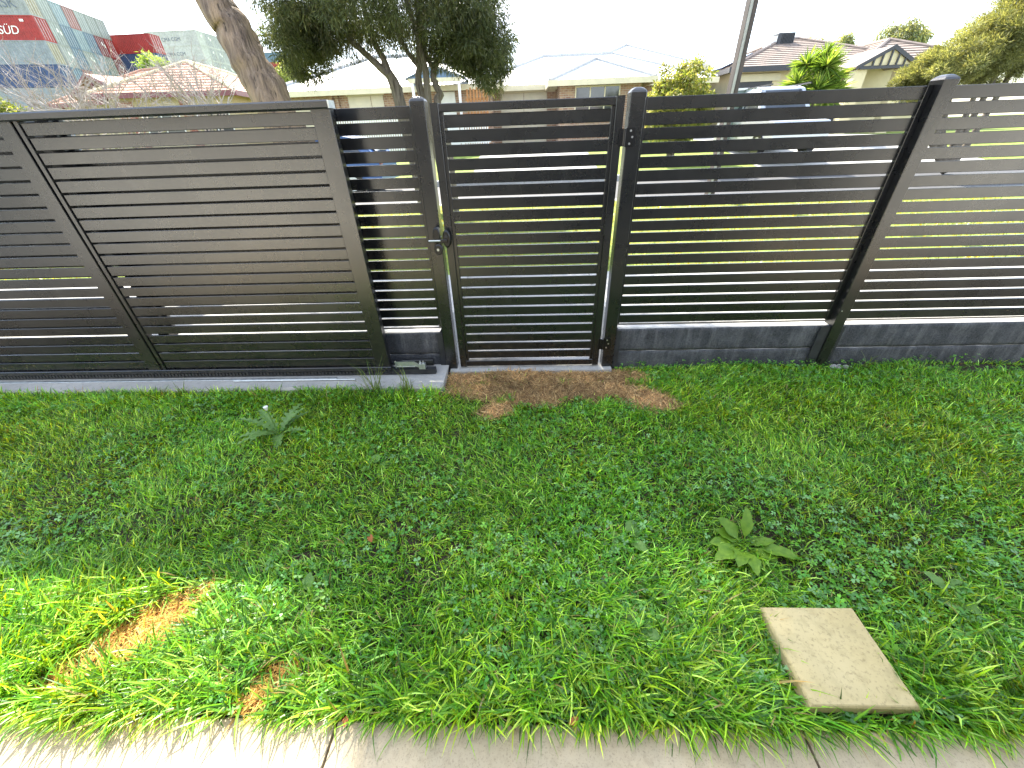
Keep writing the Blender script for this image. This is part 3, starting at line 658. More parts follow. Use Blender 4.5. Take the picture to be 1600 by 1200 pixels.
# ------------------------------------------------------------------ cars
def car(name, x, y, rz, z, paint, label, hgt=1.75):
    root = thing(name, (x, y, z), label, 'car')
    T = Matrix.Translation((x, y, z)) @ Matrix.Rotation(rz, 4, 'Z')
    fx = lambda p: tuple(T @ Vector(p))
    L, W = 4.5, 1.82
    side = [(-2.25, .35), (-2.25, .78), (-2.1, .95), (-1.15, 1.05), (-.45, hgt-.08), (-.1, hgt), (1.2, hgt), (1.75, hgt-.1), (2.1, 1.08), (2.22, .95), (2.25, .35)]
    m = MB(); V = []
    for s in (-1, 1):
        for (a, b_) in side:
            w = W/2*(1 if b_ < 1.06 else 1-.22*(b_-1.06)/(hgt-1.06)); V.append((a, s*w*.97, b_))
    V2 = []
    n = len(side); V += [(a, s*W/2*(.80 if b_ > 1.06 else .94), b_+(.03 if b_ > 1.3 else .01)) for s in (-1, 1) for (a, b_) in side]
    F = [tuple(range(n))[::-1], tuple(n+k for k in range(n))]
    for k in range(n):
        q = (k+1) % n
        F += [(k, q, 2*n+q, 2*n+k), (2*n+k, 2*n+q, 3*n+q, 3*n+k), (3*n+k, 3*n+q, n+q, n+k)]
    m.add(V, F); body = fin(m, 'body', paint, root, fx)
    gl = M['glass']
    for s in (-1, 1):
        m = MB(); w = W/2*.97+.004
        m.poly([(-.95, s*w, 1.09), (.35, s*w, 1.09), (.35, s*(w-.16), hgt-.14), (-.38, s*(w-.16), hgt-.14)][::s]); fin(m, 'side_window', gl, body, fx)
        m = MB(); m.poly([(.45, s*w, 1.09), (1.75, s*w, 1.12), (1.5, s*(w-.16), hgt-.14), (.45, s*(w-.16), hgt-.14)][::s]); fin(m, 'side_window', gl, body, fx)
    m = MB(); m.poly([(-1.16, .68, 1.09), (-1.16, -.68, 1.09), (-.52, -.60, hgt-.09), (-.52, .60, hgt-.09)]); fin(m, 'windscreen', gl, body, fx)
    m = MB(); m.poly([(2.13, -.66, 1.14), (2.13, .66, 1.14), (1.82, .58, hgt-.12), (1.82, -.58, hgt-.12)]); fin(m, 'rear_window', gl, body, fx)
    for s in (-1, 1):
        m = MB(); m.box(-2.27, -2.2, s*.72-.14, s*.72+.14, .70, .84); fin(m, 'headlight', M['whitepaint'], body, fx)
        m = MB(); m.box(2.2, 2.27, s*.75-.1, s*.75+.1, .8, 1.02); fin(m, 'tail_light', M['maroon'], body, fx)
        m = MB(); m.box(-.9, .9+.6, s*.62-.02, s*.62+.02, hgt+.03, hgt+.07); fin(m, 'roof_rail', M['darksteel'], body, fx)
        for a in (-1.4, 1.35):
            m = MB(); m.cyl((a, s*.70, .34), (a, s*.925, .34), .34, 18); wh = fin(m, 'wheel', M['plastic'], root, fx)
            m = MB(); m.cyl((a, s*.90, .34), (a, s*.932, .34), .2, 12); fin(m, 'rim', M['steel'], wh, fx)
    return root
M['silver'] = mat('silver_paint', (.55, .57, .6), .25, .4, .03); M['bluepaint'] = mat('blue_paint', (.05, .12, .30), .25, 0, .05); M['whitecar'] = mat('white_car_paint', (.75, .76, .78), .25, 0, .03)
car('parked_car', 8.85, 17.2, math.radians(90), .74, M['silver'], 'silver four wheel drive parked nose out in driveway of the cream house', 1.95)
car('parked_car', -6.4, 13.6, 0, .21, M['bluepaint'], 'blue car parked at the far kerb, glimpsed through the fence slats', 1.5)

# ------------------------------------------------------------------ shipping containers
CC = dict(grey=(.44, .45, .46), teal=(.39, .42, .42), ltblue=(.31, .41, .49), blue=(.16, .25, .37), red=(.48, .035, .03), dred=(.30, .05, .05), dusty=(.42, .15, .13), beige=(.45, .38, .27), green=(.35, .375, .35), navy=(.05, .09, .24), white=(.66, .66, .64), greyblue=(.36, .39, .45))
for k_, c_ in CC.items(): M['ct_'+k_] = mat('container_'+k_, tuple(v*.62 for v in c_), .55, 0, .18, .7, fine=3)
CL, CW, CH = 12.19, 2.44, 2.59
def corr(n, length, d=.09):
    """corrugated profile (s, depth)"""
    out = []
    for i in range(n):
        s = length*i/n; w = length/n
        out += [(s, 0), (s+w*.3, 0), (s+w*.5, d), (s+w*.8, d)]
    return out + [(length, 0)]
def cont_body():
    m = MB(); pr_ = corr(36, CL-.5)
    for y, sg_ in ((.0, 1), (CW, -1)):
        V = []
        for s, d in pr_: V += [(-CL+.25+s, y+sg_*(.02+d*.5), .16), (-CL+.25+s, y+sg_*(.02+d*.5), CH-.12)]
        F = [(2*i, 2*i+2, 2*i+3, 2*i+1)[::sg_] for i in range(len(pr_)-1)]; m.add(V, F)
    m.poly([(-CL, .05, CH-.05), (0, .05, CH-.05), (0, CW-.05, CH-.05), (-CL, CW-.05, CH-.05)]); m.poly([(-CL+.05, 0, .1), (-CL+.05, CW, .1), (-CL+.05, CW, CH-.05), (-CL+.05, 0, CH-.05)][::-1])
    for y in (0, CW-.14):
        m.box(-CL, 0, y, y+.14, 0, .16).box(-CL, 0, y, y+.14, CH-.12, CH)
        m.box(-CL, -CL+.25, y, y+.14, .161, CH-.121).box(-.25, 0, y, y+.14, .161, CH-.121)
    m.box(-.14, -.001, .141, CW-.141, 0, .16).box(-.14, -.001, .141, CW-.141, CH-.12, CH)
    return m.mesh('shipping_container')
CB = cont_body()
dm = MB(); dm.box(-.12, -.05, 0, 1.07, .17, CH-.13)
for i in range(5): dm.box(-.05, -.03, .04, 1.03, .25+i*.44, .25+i*.44+.30)
DM = dm.mesh('door')
rm_ = MB(); rm_.cyl((-.02, 0, .1), (-.02, 0, CH-.08), .022, 6); RM = rm_.mesh('lock_rod')
CB.materials.append(M['ct_grey']); DM.materials.append(M['ct_grey']); RM.materials.append(M['steel'])
pmk = MB(); pmk.box(-.029, -.022, 0, .32, 0, .42); PM = pmk.mesh('placard'); PM.materials.append(M['whitepaint'])
def setm(o, m):
    o.material_slots[0].link = 'OBJECT'; o.material_slots[0].material = m
def container(loc, rz, c, label, group, dc=None, doors=True, marks=0):
    o = bpy.data.objects.new('shipping_container', CB); col.objects.link(o); o.location = loc; o.rotation_euler = (0, 0, rz); setm(o, M['ct_'+c])
    tag(o, label, 'container', group)
    if doors:
        for y in (.145, 1.225):
            d = bpy.data.objects.new('door', DM); col.objects.link(d); d.parent = o; d.location = (0, y, 0); setm(d, M['ct_'+(dc or c)])
        for y in (.42, .95, 1.5, 2.02):
            d = bpy.data.objects.new('lock_rod', RM); col.objects.link(d); d.parent = o; d.location = (0, y, 0)
        for k in range(marks):
            d = bpy.data.objects.new('placard', PM); col.objects.link(d); d.parent = o; d.location = (0, 1.32+.5*k, 1.5-.25*k)
    return o
def text(parent, s, size, loc, mt, rotz=0, shear=0, sx=1):
    cu = bpy.data.curves.new('lettering', 'FONT'); cu.body = s; cu.size = size; cu.extrude = .004; cu.shear = shear; cu.align_x = 'RIGHT'
    t_ = bpy.data.objects.new('tmp', cu); col.objects.link(t_); dg = bpy.context.evaluated_depsgraph_get()
    me = bpy.data.meshes.new_from_object(t_.evaluated_get(dg)); bpy.data.objects.remove(t_)
    me.materials.clear(); me.materials.append(mt)
    o = bpy.data.objects.new('lettering', me); col.objects.link(o); o.parent = parent; o.location = loc; o.rotation_euler = (math.pi/2, 0, rotz); o.scale = (sx, 1, 1); return o
M['inkdark'] = mat('dark_lettering', (.10, .12, .16), .5, 0, .05); M['inkwhite'] = mat('white_lettering', (.8, .8, .8), .5, 0, .05); M['inkblue'] = mat('blue_lettering', (.05, .08, .22), .5, 0, .05)
A14 = math.radians(14); ux, uy = math.cos(A14), math.sin(A14)
rows = {6: ['grey/beige', 'teal', 'ltblue', 'dusty', 'teal', 'green', 'green'], 5: ['red/red', 'teal', 'blue', 'ltblue', 'blue', 'dred', 'red'],
        4: ['greyblue/beige', 'grey', 'blue', 'teal', 'ltblue', 'green', 'dred'], 3: ['navy/navy', 'blue', 'dusty', 'grey', 'teal', 'dred', 'blue']}
rn = {6: 'top row', 5: 'second row from the top', 4: 'third row from the top', 3: 'fourth row from the top'}
on = ['nearest', 'second', 'third', 'fourth', 'fifth', 'sixth', 'seventh']
cw_ = dict(grey='grey', teal='grey green', ltblue='light blue', blue='blue', red='bright red', dred='dark red', dusty='dusty red', beige='beige', green='dull green', navy='navy', white='white', greyblue='grey blue')
for k, rw in rows.items():
    for j, c in enumerate(rw):
        a_, b__ = (c.split('/')+[c])[:2] if '/' in c else (c, c)
        loc = (-66.8 - j*2.5*uy, 70 + j*2.5*ux, 1.6+2.6*k)
        o = container(loc, A14, a_, f'{cw_[a_]} shipping container, {rn[k]}, {on[j]} column of the big stack', 'containers of the big stack', b__, True, 2 if (k, j) in ((5, 1), (5, 5), (4, 3), (4, 6), (4, 1)) else 0)
        if (k, j) == (6, 0): text(o, 'MAERSK', 1.45, (-1.2, .005, .75), M['inkdark'])
        if (k, j) == (5, 0):
            text(o, 'HAMBURG SÜD', 1.25, (-2.5, .005, .65), M['inkwhite'], 0, .3); MB_ = MB().box(-1.75, -1.3, .0, .008, 1.95, 2.2); s_ = MB_.build('emblem', M['inkwhite']); s_.parent = o
for k, c in ((5, 'red'), (4, 'navy'), (3, 'dusty')):
    container((-65.0, 88, 2.6+2.6*k), 0, c, f'{cw_[c]} shipping container lying side on between the two big stacks', 'side on containers', None, True, 0)
for k in (7, 6, 5):
    for j in range(7):
        o = container((-73.8, 115+j*2.5, 2.7+2.6*k), 0, 'white', f'white shipping container, {("top", "second", "third")[7-k]} row, {on[j]} column of the pale stack', 'containers of the pale stack', 'grey' if j else 'white', True, (j+k) % 3)
        if j == 0: text(o, 'CMA CGM', .95, (-4.2, .005, .8), M['inkdark'])
for k, c in ((9, 'blue'), (8, 'red'), (7, 'grey')):
    container((-79, 172, 1.6+2.6*k), 0, c, f'{cw_[c]} far shipping container between the gum trunk and the dark tree', 'far containers')
m = MB(); lowf = rot(A14, -66.8, 70)
m.box(-79, -66.81, 70.01, 87.4, 1.5, 9.35); m.v = [lowf(p) for p in m.v]
m.box(-77.2, -65.01, 88.01, 90.4, 1.5, 10.35).box(-86, -73.81, 115.01, 132.4, 1.5, 15.65).box(-91.2, -79.01, 172.01, 174.4, 1.5, 19.75)
tag(m.build('container_stack_base', M['ct_greyblue']), 'lower rows of the container stacks hidden behind the houses', 'containers', None, 'stuff')

# ------------------------------------------------------------------ trees and shrubs
def unit(a): return a/np.maximum(np.linalg.norm(a, axis=1, keepdims=True), 1e-9)
def leaf_mesh(name, P, D, ln, wd, C, mid=.45):
    """diamond leaves: P base points, D axis directions, ln/wd arrays, C colours"""
    n = len(P); D = unit(D); r = rng.normal(size=(n, 3)); S = unit(np.cross(D, r))
    ln = np.broadcast_to(ln, (n,))[:, None]; wd = np.broadcast_to(wd, (n,))[:, None]
    N = np.cross(D, S)
    V = np.stack([P, P+D*ln*mid+S*wd/2+N*ln*.05, P+D*ln, P+D*ln*mid-S*wd/2+N*ln*.05], 1).reshape(-1, 3)
    return arrays_mesh(name, V, np.arange(4*n), np.full(n, 4), np.repeat(C, 4, 0))
def pal(n, cols, jit=.18):
    c = np.array(cols)[rng.integers(0, len(cols), n)]; return c*(1+rng.normal(0, jit, (n, 1))).clip(.4, 1.8)
def cloud(centers, rad, per, droop=.5, out=.6, squash=.8):
    """leaf bases and directions for a set of clumps"""
    centers = np.asarray(centers, float); rad = np.broadcast_to(rad, (len(centers),))
    k = np.repeat(np.arange(len(centers)), per); g = rng.normal(size=(len(k), 3)); g = unit(g)*(rng.random((len(k), 1))**.45)
    o = g*rad[k][:, None]; o[:, 2] *= squash
    D = g*out + rng.normal(0, .45, g.shape); D[:, 2] -= droop
    return centers[k]+o, D, k
def tree(name, base, label, group=None, cat='tree'): return thing(name, base, label, cat, group)
def limb(b, pts, r0, r1, n=9, sub=4, wob=.12, jit=.02):
    pts = [Vector(p) for p in pts]; out = []
    for i in range(len(pts)-1):
        p0, p1, p2, p3 = pts[max(i-1, 0)], pts[i], pts[i+1], pts[min(i+2, len(pts)-1)]
        for s in range(sub):
            t = s/sub
            q = .5*((2*p1)+(-p0+p2)*t+(2*p0-5*p1+4*p2-p3)*t*t+(-p0+3*p1-3*p2+p3)*t**3)
            out.append(q + Vector(rng.normal(0, jit, 3))*(.5 if i else 0))
    out.append(pts[-1]); m = len(out)
    b.tube(out, [r0+(r1-r0)*i/(m-1) for i in range(m)], n, True, wob)

# gum in front of the red roofed house, its crown is above the picture
t = tree('gum_tree', (-3.35, 7, .33), 'leaning gum tree trunk with peeling bark rising out of the picture at upper left', None)
b = MB(); limb(b, [(-3.30, 7, .2), (-3.42, 7, 1.1), (-3.72, 7, 2.17), (-3.86, 7, 2.62), (-3.98, 7.02, 3.0), (-4.15, 7.05, 3.4), (-4.75, 7.4, 5.2), (-5.0, 8.2, 7.2)], .285, .19, 26, 8, .22, .004)
tr = b.build('trunk', M['gumbark'], t, True)
b = MB()
for q in ([(-5.0, 8.2, 7.0), (-4.4, 9.2, 8.6), (-3.6, 9.9, 10.2), (-3.2, 10.2, 11.6)], [(-4.7, 8.7, 8.0), (-3.2, 9.2, 9.2), (-1.9, 9.6, 10.4)], [(-4.2, 9.4, 9.0), (-3.9, 10.6, 10.8), (-3.9, 11, 12.2)], [(-3.6, 9.9, 10.0), (-2.4, 10.6, 11.2), (-1.8, 10.8, 12)]):
    limb(b, q, .10, .03, 8, 4, .1, .03)
b.build('branches', M['gumbark'], tr, True)
cs = []
while len(cs) < 330:
    p = rng.uniform(-1, 1, 3)
    if p@p > 1: continue
    q = np.array([-1.95, 9.2, 10.15]) + p*np.array([2.1, 1.05, 2.95])
    cs.append(q)
P, D, k = cloud(cs, .36, 150, .8, .5)
link('crown', leaf_mesh('crown', P, D, rng.uniform(.10, .17, len(P)), .026, pal(len(P), [(.06, .09, .035), (.08, .10, .04), (.05, .075, .03)])), M['leafv'], t)

# multi stemmed dark tree in the middle
t = tree('paperbark_tree', (-2, 8.5, .33), 'dense dark multi stemmed tree behind the gate, its crown cut by top edge', None)
def stem(pts, r0, r1, parent):
    b = MB(); limb(b, pts, r0, r1, 10, 5, .22, .008); return b.build('trunk', M['paperbark'], parent, True)
s1 = stem([(-2.02, 8.5, .25), (-2.10, 8.5, 1.2), (-2.2, 8.5, 2.18), (-2.24, 8.5, 2.42), (-2.32, 8.48, 2.6)], .115, .085, t)
stem([(-2.30, 8.48, 2.55), (-2.50, 8.45, 2.72), (-2.80, 8.4, 3.0), (-3.3, 8.3, 3.5)], .07, .03, t)
stem([(-2.30, 8.48, 2.55), (-2.38, 8.5, 2.80), (-2.52, 8.5, 3.15), (-2.6, 8.6, 4.0)], .065, .03, t)
stem([(-1.85, 8.6, .25), (-1.80, 8.6, 1.3), (-1.80, 8.6, 2.17), (-1.84, 8.6, 2.45), (-1.78, 8.6, 2.75), (-1.72, 8.6, 3.2), (-1.6, 8.7, 4.2)], .085, .04, t)
stem([(-1.80, 8.6, 2.68), (-1.95, 8.6, 2.86), (-2.1, 8.6, 3.15)], .05, .025, t)
stem([(-1.55, 8.4, .25), (-1.62, 8.4, 1.4), (-1.66, 8.4, 2.18), (-1.66, 8.4, 2.6), (-1.70, 8.4, 2.95), (-1.82, 8.4, 3.5)], .07, .04, t)
stem([(-1.40, 8.5, .25), (-1.42, 8.5, 1.4), (-1.53, 8.5, 2.15), (-1.46, 8.5, 2.26), (-1.54, 8.5, 2.45), (-1.52, 8.5, 2.63), (-1.35, 8.5, 2.85), (-1.2, 8.5, 3.2)], .075, .04, t)
stem([(-1.52, 8.5, 2.62), (-1.64, 8.45, 2.86), (-1.6, 8.4, 3.3)], .045, .03, t)
cs = []; rs = []
while len(cs) < 470:
    p = rng.uniform(-1, 1, 3)
    if (abs(p[0])**2.6 + abs(p[1])**2.2 + abs(p[2])**2.6) > 1: continue
    q = np.array([-2.12, 8.5, 3.95]) + p*np.array([1.92, 1.8, 1.55]); x = q[0]; r = rng.uniform(.2, .32)
    zmin = 2.6 if x < -3.3 else (2.98 - .12*math.cos((x+2.2)*2.2) if x < -1.25 else 2.5)
    if q[2]-r*.8 < zmin - (.0 if rng.random() > .06 else .35): continue
    cs.append(q); rs.append(r)
for (c, s, n) in (((-3.72, 8.5, 3.05), (.42, .7, .5), 60), ((-.58, 8.5, 2.95), (.42, .8, .6), 60), ((-1.1, 8.5, 3.0), (.5, .7, .45), 30), ((-3.1, 8.5, 3.2), (.5, .7, .35), 30)):
    for _ in range(n):
        p = rng.normal(size=3); p *= rng.random()**.4/np.linalg.norm(p); cs.append(np.array(c)+p*np.array(s)); rs.append(rng.uniform(.14, .24))
P, D, k = cloud(cs, np.array(rs), 230, .45, .55, .85)
sh = rng.normal(0, .16, len(cs))
C = pal(len(P), [(.060, .078, .034), (.085, .104, .046), (.12, .13, .064), (.072, .09, .048)], .28)*(1+sh[k])[:, None]
link('crown', leaf_mesh('crown', P, D, rng.uniform(.07, .13, len(P)), rng.uniform(.010, .016, len(P)), C), M['leafv'], t)
# thin hanging sprays under the crown
cs = [(x, 8.5+rng.uniform(-.9, .9), z) for x, z in zip(rng.uniform(-3.2, -.4, 90), rng.uniform(2.75, 3.3, 90))]
P, D, k = cloud(cs, .2, 60, .9, .4, 1.2)
link('hanging_sprays', leaf_mesh('sprays', P, D, rng.uniform(.06, .12, len(P)), .010, pal(len(P), [(.06, .07, .035), (.09, .085, .05), (.05, .06, .03)])), M['leafv'], t)

def leafy(name, label, center, semi, n, rad, per, ln, wd, cols, trunk_mat='paperbark', base_z=None, droop=.3, out=.6, cat='bush', group=None, stems=5, zmin=None):
    c = np.array(center); bz = base_z if base_z is not None else prof(c[1])
    t = thing(name, (c[0], c[1], bz), label, cat, group)
    b = MB()
    for i in range(stems):
        e = c + rng.uniform(-.55, .55, 3)*np.array(semi)
        limb(b, [(c[0]+rng.uniform(-.1, .1), c[1]+rng.uniform(-.1, .1), bz-.05), ((c[0]*.6+e[0]*.4), (c[1]*.6+e[1]*.4), bz*.5+e[2]*.5), tuple(e)], max(.03, semi[0]*.045), .012, 6, 3, .1, .02)
    b.build('trunk' if cat == 'tree' else 'stems', M[trunk_mat], t, True)
    cs = []
    while len(cs) < n:
        p = rng.uniform(-1, 1, 3)
        if p@p > 1: continue
        q = c+p*np.array(semi)
        if zmin is not None and q[2] < zmin: continue
        cs.append(q)
    P, D, k = cloud(cs, rad, per, droop, out)
    sh = rng.normal(0, .18, len(cs)); C = pal(len(P), cols, .2)*(1+sh[k])[:, None].clip(.5, 1.6)
    link('crown' if cat == 'tree' else 'foliage', leaf_mesh('crown', P, D, rng.uniform(ln*.7, ln*1.3, len(P)), wd, C), M['leafv'], t)
    return t
leafy('shrub', 'rounded yellow green leafy shrub left of the utility pole', (5.5, 17, 2.25), (1.15, 1.0, 1.35), 120, .24, 110, .12, .055, [(.20, .23, .045), (.27, .28, .07), (.14, .18, .04), (.25, .23, .09)])
leafy('shrub', 'small green leafy shrub at far left edge above the sliding gate', (-18.6, 16.4, 2.35), (.95, .8, .95), 60, .25, 90, .13, .05, [(.16, .20, .04), (.24, .25, .06), (.10, .14, .03)])
leafy('small_tree', 'bright green small tree behind the red tiled roof', (-30.2, 40, 6.4), (1.35, 1.2, 1.6), 50, .4, 90, .3, .10, [(.16, .24, .05), (.22, .30, .07)], cat='tree')
leafy('small_tree', 'green tree between the gum trunk and the white roof', (-15.6, 33, 5.0), (1.2, 1.2, 1.1), 40, .4, 90, .26, .09, [(.15, .20, .06), (.20, .24, .08)], cat='tree')
# big feathery conifer at right
cols = [(.16, .175, .06), (.20, .21, .08), (.115, .13, .045), (.24, .24, .10)]
t = thing('cypress_tree', (12.6, 13.6, .4), 'large olive green feathery conifer at right edge', 'tree')
b = MB()
for e in ((10.6, 13.2, 2.6), (11.4, 13.3, 3.1), (12.4, 13.6, 3.6), (13.4, 13.8, 4.2), (12.8, 13.5, 5.0), (11.0, 13.9, 2.3)):
    limb(b, [(12.7, 13.6, .3), (12.4*.5+e[0]*.5, 13.5, 1.4), e], .13, .03, 8, 4, .15, .02)
b.build('trunk', M['paperbark'], t, True)
cs, rs = [], []
def lob(c, s, n, r):
    i = 0
    while i < n:
        p = rng.uniform(-1, 1, 3)
        if p@p > 1: continue
        cs.append(np.array(c)+p*np.array(s)); rs.append(rng.uniform(.7, 1.2)*r); i += 1
lob((10.5, 13.2, 2.52), (.55, .7, .5), 55, .2); lob((11.15, 13.3, 2.78), (.6, .8, .5), 60, .22); lob((11.9, 13.4, 3.05), (.7, .9, .65), 75, .23); lob((12.6, 13.6, 3.5), (.8, 1, .85), 90, .25)
lob((13.5, 13.8, 3.9), (.9, 1, 1.2), 90, .27); lob((13.1, 13.6, 4.7), (.8, .9, .8), 60, .25); lob((12.6, 13.9, 2.6), (1.2, .8, .4), 40, .22)
P, D, k = cloud(cs, np.array(rs), 290, -.15, .9, .7); D[:, 0] -= .45
sh = rng.normal(0, .22, len(cs)); C = pal(len(P), cols, .2)*(1+sh[k])[:, None].clip(.5, 1.7)
link('crown', leaf_mesh('crown', P, D, rng.uniform(.06, .13, len(P)), .015, C), M['leafv'], t)
# distant trees
g_ = [(.17, .19, .10), (.22, .22, .12), (.12, .145, .07)]
leafy('gum_tree', 'tall distant round gum tree behind the brown tiled roof', (36.2, 50, 7.8), (2.3, 2, 1.6), 70, .55, 90, .42, .10, g_, cat='tree', stems=6, droop=.6)
leafy('gum_tree', 'low distant dark tree directly behind the air cooler', (28.6, 50, 7.2), (2.1, 1.6, 1.1), 45, .5, 80, .4, .10, g_, cat='tree')
leafy('gum_tree', 'small distant pale tree between the air cooler and the tall gum', (32.2, 52, 7.6), (.9, .9, 1.0), 26, .45, 80, .4, .10, [(.20, .24, .12), (.25, .27, .15)], cat='tree')

# yucca with sword leaf rosettes
t = thing('yucca', (12.2, 20.6, 1.1), 'tall bright green yucca with spiky rosettes in front of the cream house', 'yucca')
ros = [(9.45, 17.1, 2.75, .62), (9.7, 17.3, 3.30, .6), (10.15, 16.9, 3.18, .72), (10.55, 17.2, 2.9, .66), (9.95, 16.7, 2.55, .7), (10.75, 17, 2.55, .6), (10.3, 17.4, 3.55, .5), (9.3, 17.0, 2.3, .55), (10.5, 16.8, 2.25, .55)]
KY = 20.6/17.0
ros = [(x*KY, y*KY, 1.66+(z-1.66)*KY, L*KY) for (x, y, z, L) in ros]
for (x, y, z, L) in ros:
    b = MB(); limb(b, [(12.15+(x-12.15)*.25, 20.6, 1.0), (12.15+(x-12.15)*.6, 20.6, 1.7), (x, y, z)], .08, .06, 7, 3, .15, .01); b.build('trunk', M['paperbark'], t, True)
    n = 130; D = unit(rng.normal(size=(n, 3))); D[:, 2] = D[:, 2]*.75+.22; D = unit(D)
    S = unit(np.cross(D, np.tile([0, 0, 1.0], (n, 1))+rng.normal(0, .2, (n, 3)))); P0 = np.array([x, y, z])+D*.04
    Ls = (L*rng.uniform(.8, 1.1, n))[:, None]; w = .032
    p1 = P0+D*Ls*.45; p2 = P0+D*Ls; p2[:, 2] -= Ls[:, 0]*.12
    V = np.stack([P0-S*w*.6, P0+S*w*.6, p1+S*w, p2, p1-S*w], 1).reshape(-1, 3)
    C = pal(n, [(.13, .22, .03), (.20, .30, .05), (.09, .16, .03), (.26, .34, .08)])
    link('leaf_rosette', arrays_mesh('leaf_rosette', V, np.arange(5*n), np.full(n, 5), np.repeat(C, 5, 0)), M['leafv'], t)

# bare winter shrubs
def bare(label, base, h, spread, n0, seed):
    r = random.Random(seed); t = thing('bare_shrub', base, label, 'shrub', 'bare shrubs at the red roofed house'); b = MB()
    def grow(p, d, L, rad, lev):
        q = p + d*L; mid = p + d*L*.5 + Vector((r.gauss(0, .05), r.gauss(0, .05), 0))*L
        b.tube([p, mid, q], [rad, rad*.85, rad*.65], 4 if lev < 2 else 3, False)
        if lev >= 4: return
        for i in range(r.choice((2, 3, 3)) if lev else 4):
            a = Vector((r.gauss(0, 1), r.gauss(0, 1), r.gauss(.25, .7)))
            nd = (d + a*(.42 + .08*lev)).normalized(); grow(p.lerp(q, r.uniform(.45, 1)), nd, L*r.uniform(.55, .85), rad*.6, lev+1)
    for i in range(n0):
        a = 2*math.pi*i/n0 + r.random(); d = Vector((math.cos(a)*spread, math.sin(a)*spread, 1)).normalized()
        grow(Vector(base), d, h*.36, .045, 0)
    b.build('branches', M['twig'], t)
bare('wide bare twiggy shrub at left in front of red roofed house', (-15.3, 17, .75), 4.8, .6, 7, 1)
bare('bare twiggy shrub at far left beside the green shrub', (-17.6, 17.6, .8), 4.6, .5, 6, 2)
bare('upright bare shrub in front of the red hip roof', (-11.7, 17.2, .78), 4.7, .24, 5, 3)

# ------------------------------------------------------------------ unseen house behind the viewer, walls laid out to shape fence reflections
hb = thing('house', (0, -2.2, 0), 'unseen house wall behind the path, opposite the fence, laid out for its reflections', 'house')
m = MB(); m.box(-7.6, -2.45, -1.75, -1.46, -.1, 2.6).box(5.61, 9, -1.75, -1.46, -.1, 2.6).box(-2.449, 5.609, -1.75, -1.46, 2.1, 2.6).box(-2.449, 5.609, -1.75, -1.46, -.1, .02); m.build('wall', mat('white_render', (.82, .80, .74), .85, 0, .04), hb)  # bright render set where it adds sheen to the sliding gate
MB().box(-9, -7.601, -1.74, -1.46, -.1, 2.6).build('reflected_dark_wall', M['charcoal'], hb)  # invented dark section, dims the reflection towards the sliding gate's left end
for x0, x1 in [(-2.44+k*1.15, -2.44+k*1.15+1.14) for k in range(7)]:  # invented glass doors keep reflections dark on the gate and right panels
    f = MB(); f.box(x0, x1, -1.64, -1.58, .021, .08).box(x0, x1, -1.64, -1.58, 2.03, 2.099).box(x0, x0+.06, -1.64, -1.58, .081, 2.029).box(x1-.06, x1, -1.64, -1.58, .081, 2.029); d_ = f.build('door', M['charcoal'], hb)
    MB().box(x0+.061, x1-.061, -1.62, -1.60, .081, 2.029).build('pane', M['glass'], d_)
m = MB(); m.slab([(-9.3, -1.05, 2.55), (9.3, -1.05, 2.55), (9.3, -5, 4.2), (-9.3, -5, 4.2)], .05); m.build('roof', M['browntile'], hb)
MB().box(-9.3, 9.3, -1.05, -.93, 2.45, 2.56).build('gutter', M['cream'], hb)

# ------------------------------------------------------------------ lawn
def blade_mesh(name, R, az, ln, wd, tilt, curl, C, nseg=3):
    """R roots (n,3), az heading, tilt start angle from vertical, curl added along the blade"""
    n = len(R); ts = np.linspace(0, 1, nseg+1); H = np.stack([np.cos(az), np.sin(az), np.zeros(n)], 1)
    sa = az + np.pi/2 + rng.normal(0, .5, n); S = np.stack([np.cos(sa), np.sin(sa), rng.normal(0, .15, n)], 1)
    p = R.copy(); rows = []; tw = ts.copy()
    for i in range(nseg+1):
        w = wd*(1, 1.0, .72, 0)[i] if nseg == 3 else wd*(1, .85, 0)[i]
        if i < nseg: rows += [p - S*(w/2)[:, None], p + S*(w/2)[:, None]]
        else: rows += [p]
        th = tilt + curl*(i+.5)/nseg; p = p + (H*np.sin(th)[:, None] + np.array([0, 0, 1.0])*np.cos(th)[:, None])*(ln/nseg)[:, None]
        p[:, 2] = np.maximum(p[:, 2], R[:, 2]+.002)
    k = 2*nseg+1; V = np.stack(rows, 1).reshape(-1, 3)
    b0 = (np.arange(n)*k)[:, None]; lp = []
    tmpl = []
    for i in range(nseg-1): tmpl += [2*i, 2*i+1, 2*i+3, 2*i+2]
    tmpl += [2*nseg-2, 2*nseg-1, 2*nseg]
    L = (b0 + np.array(tmpl)[None]).ravel(); T = np.tile([4]*(nseg-1)+[3], n)
    shade = np.ones((n, k, 1)); C3 = (C[:, None, :]*shade).reshape(-1, 3)
    return arrays_mesh(name, V, L, T, C3)

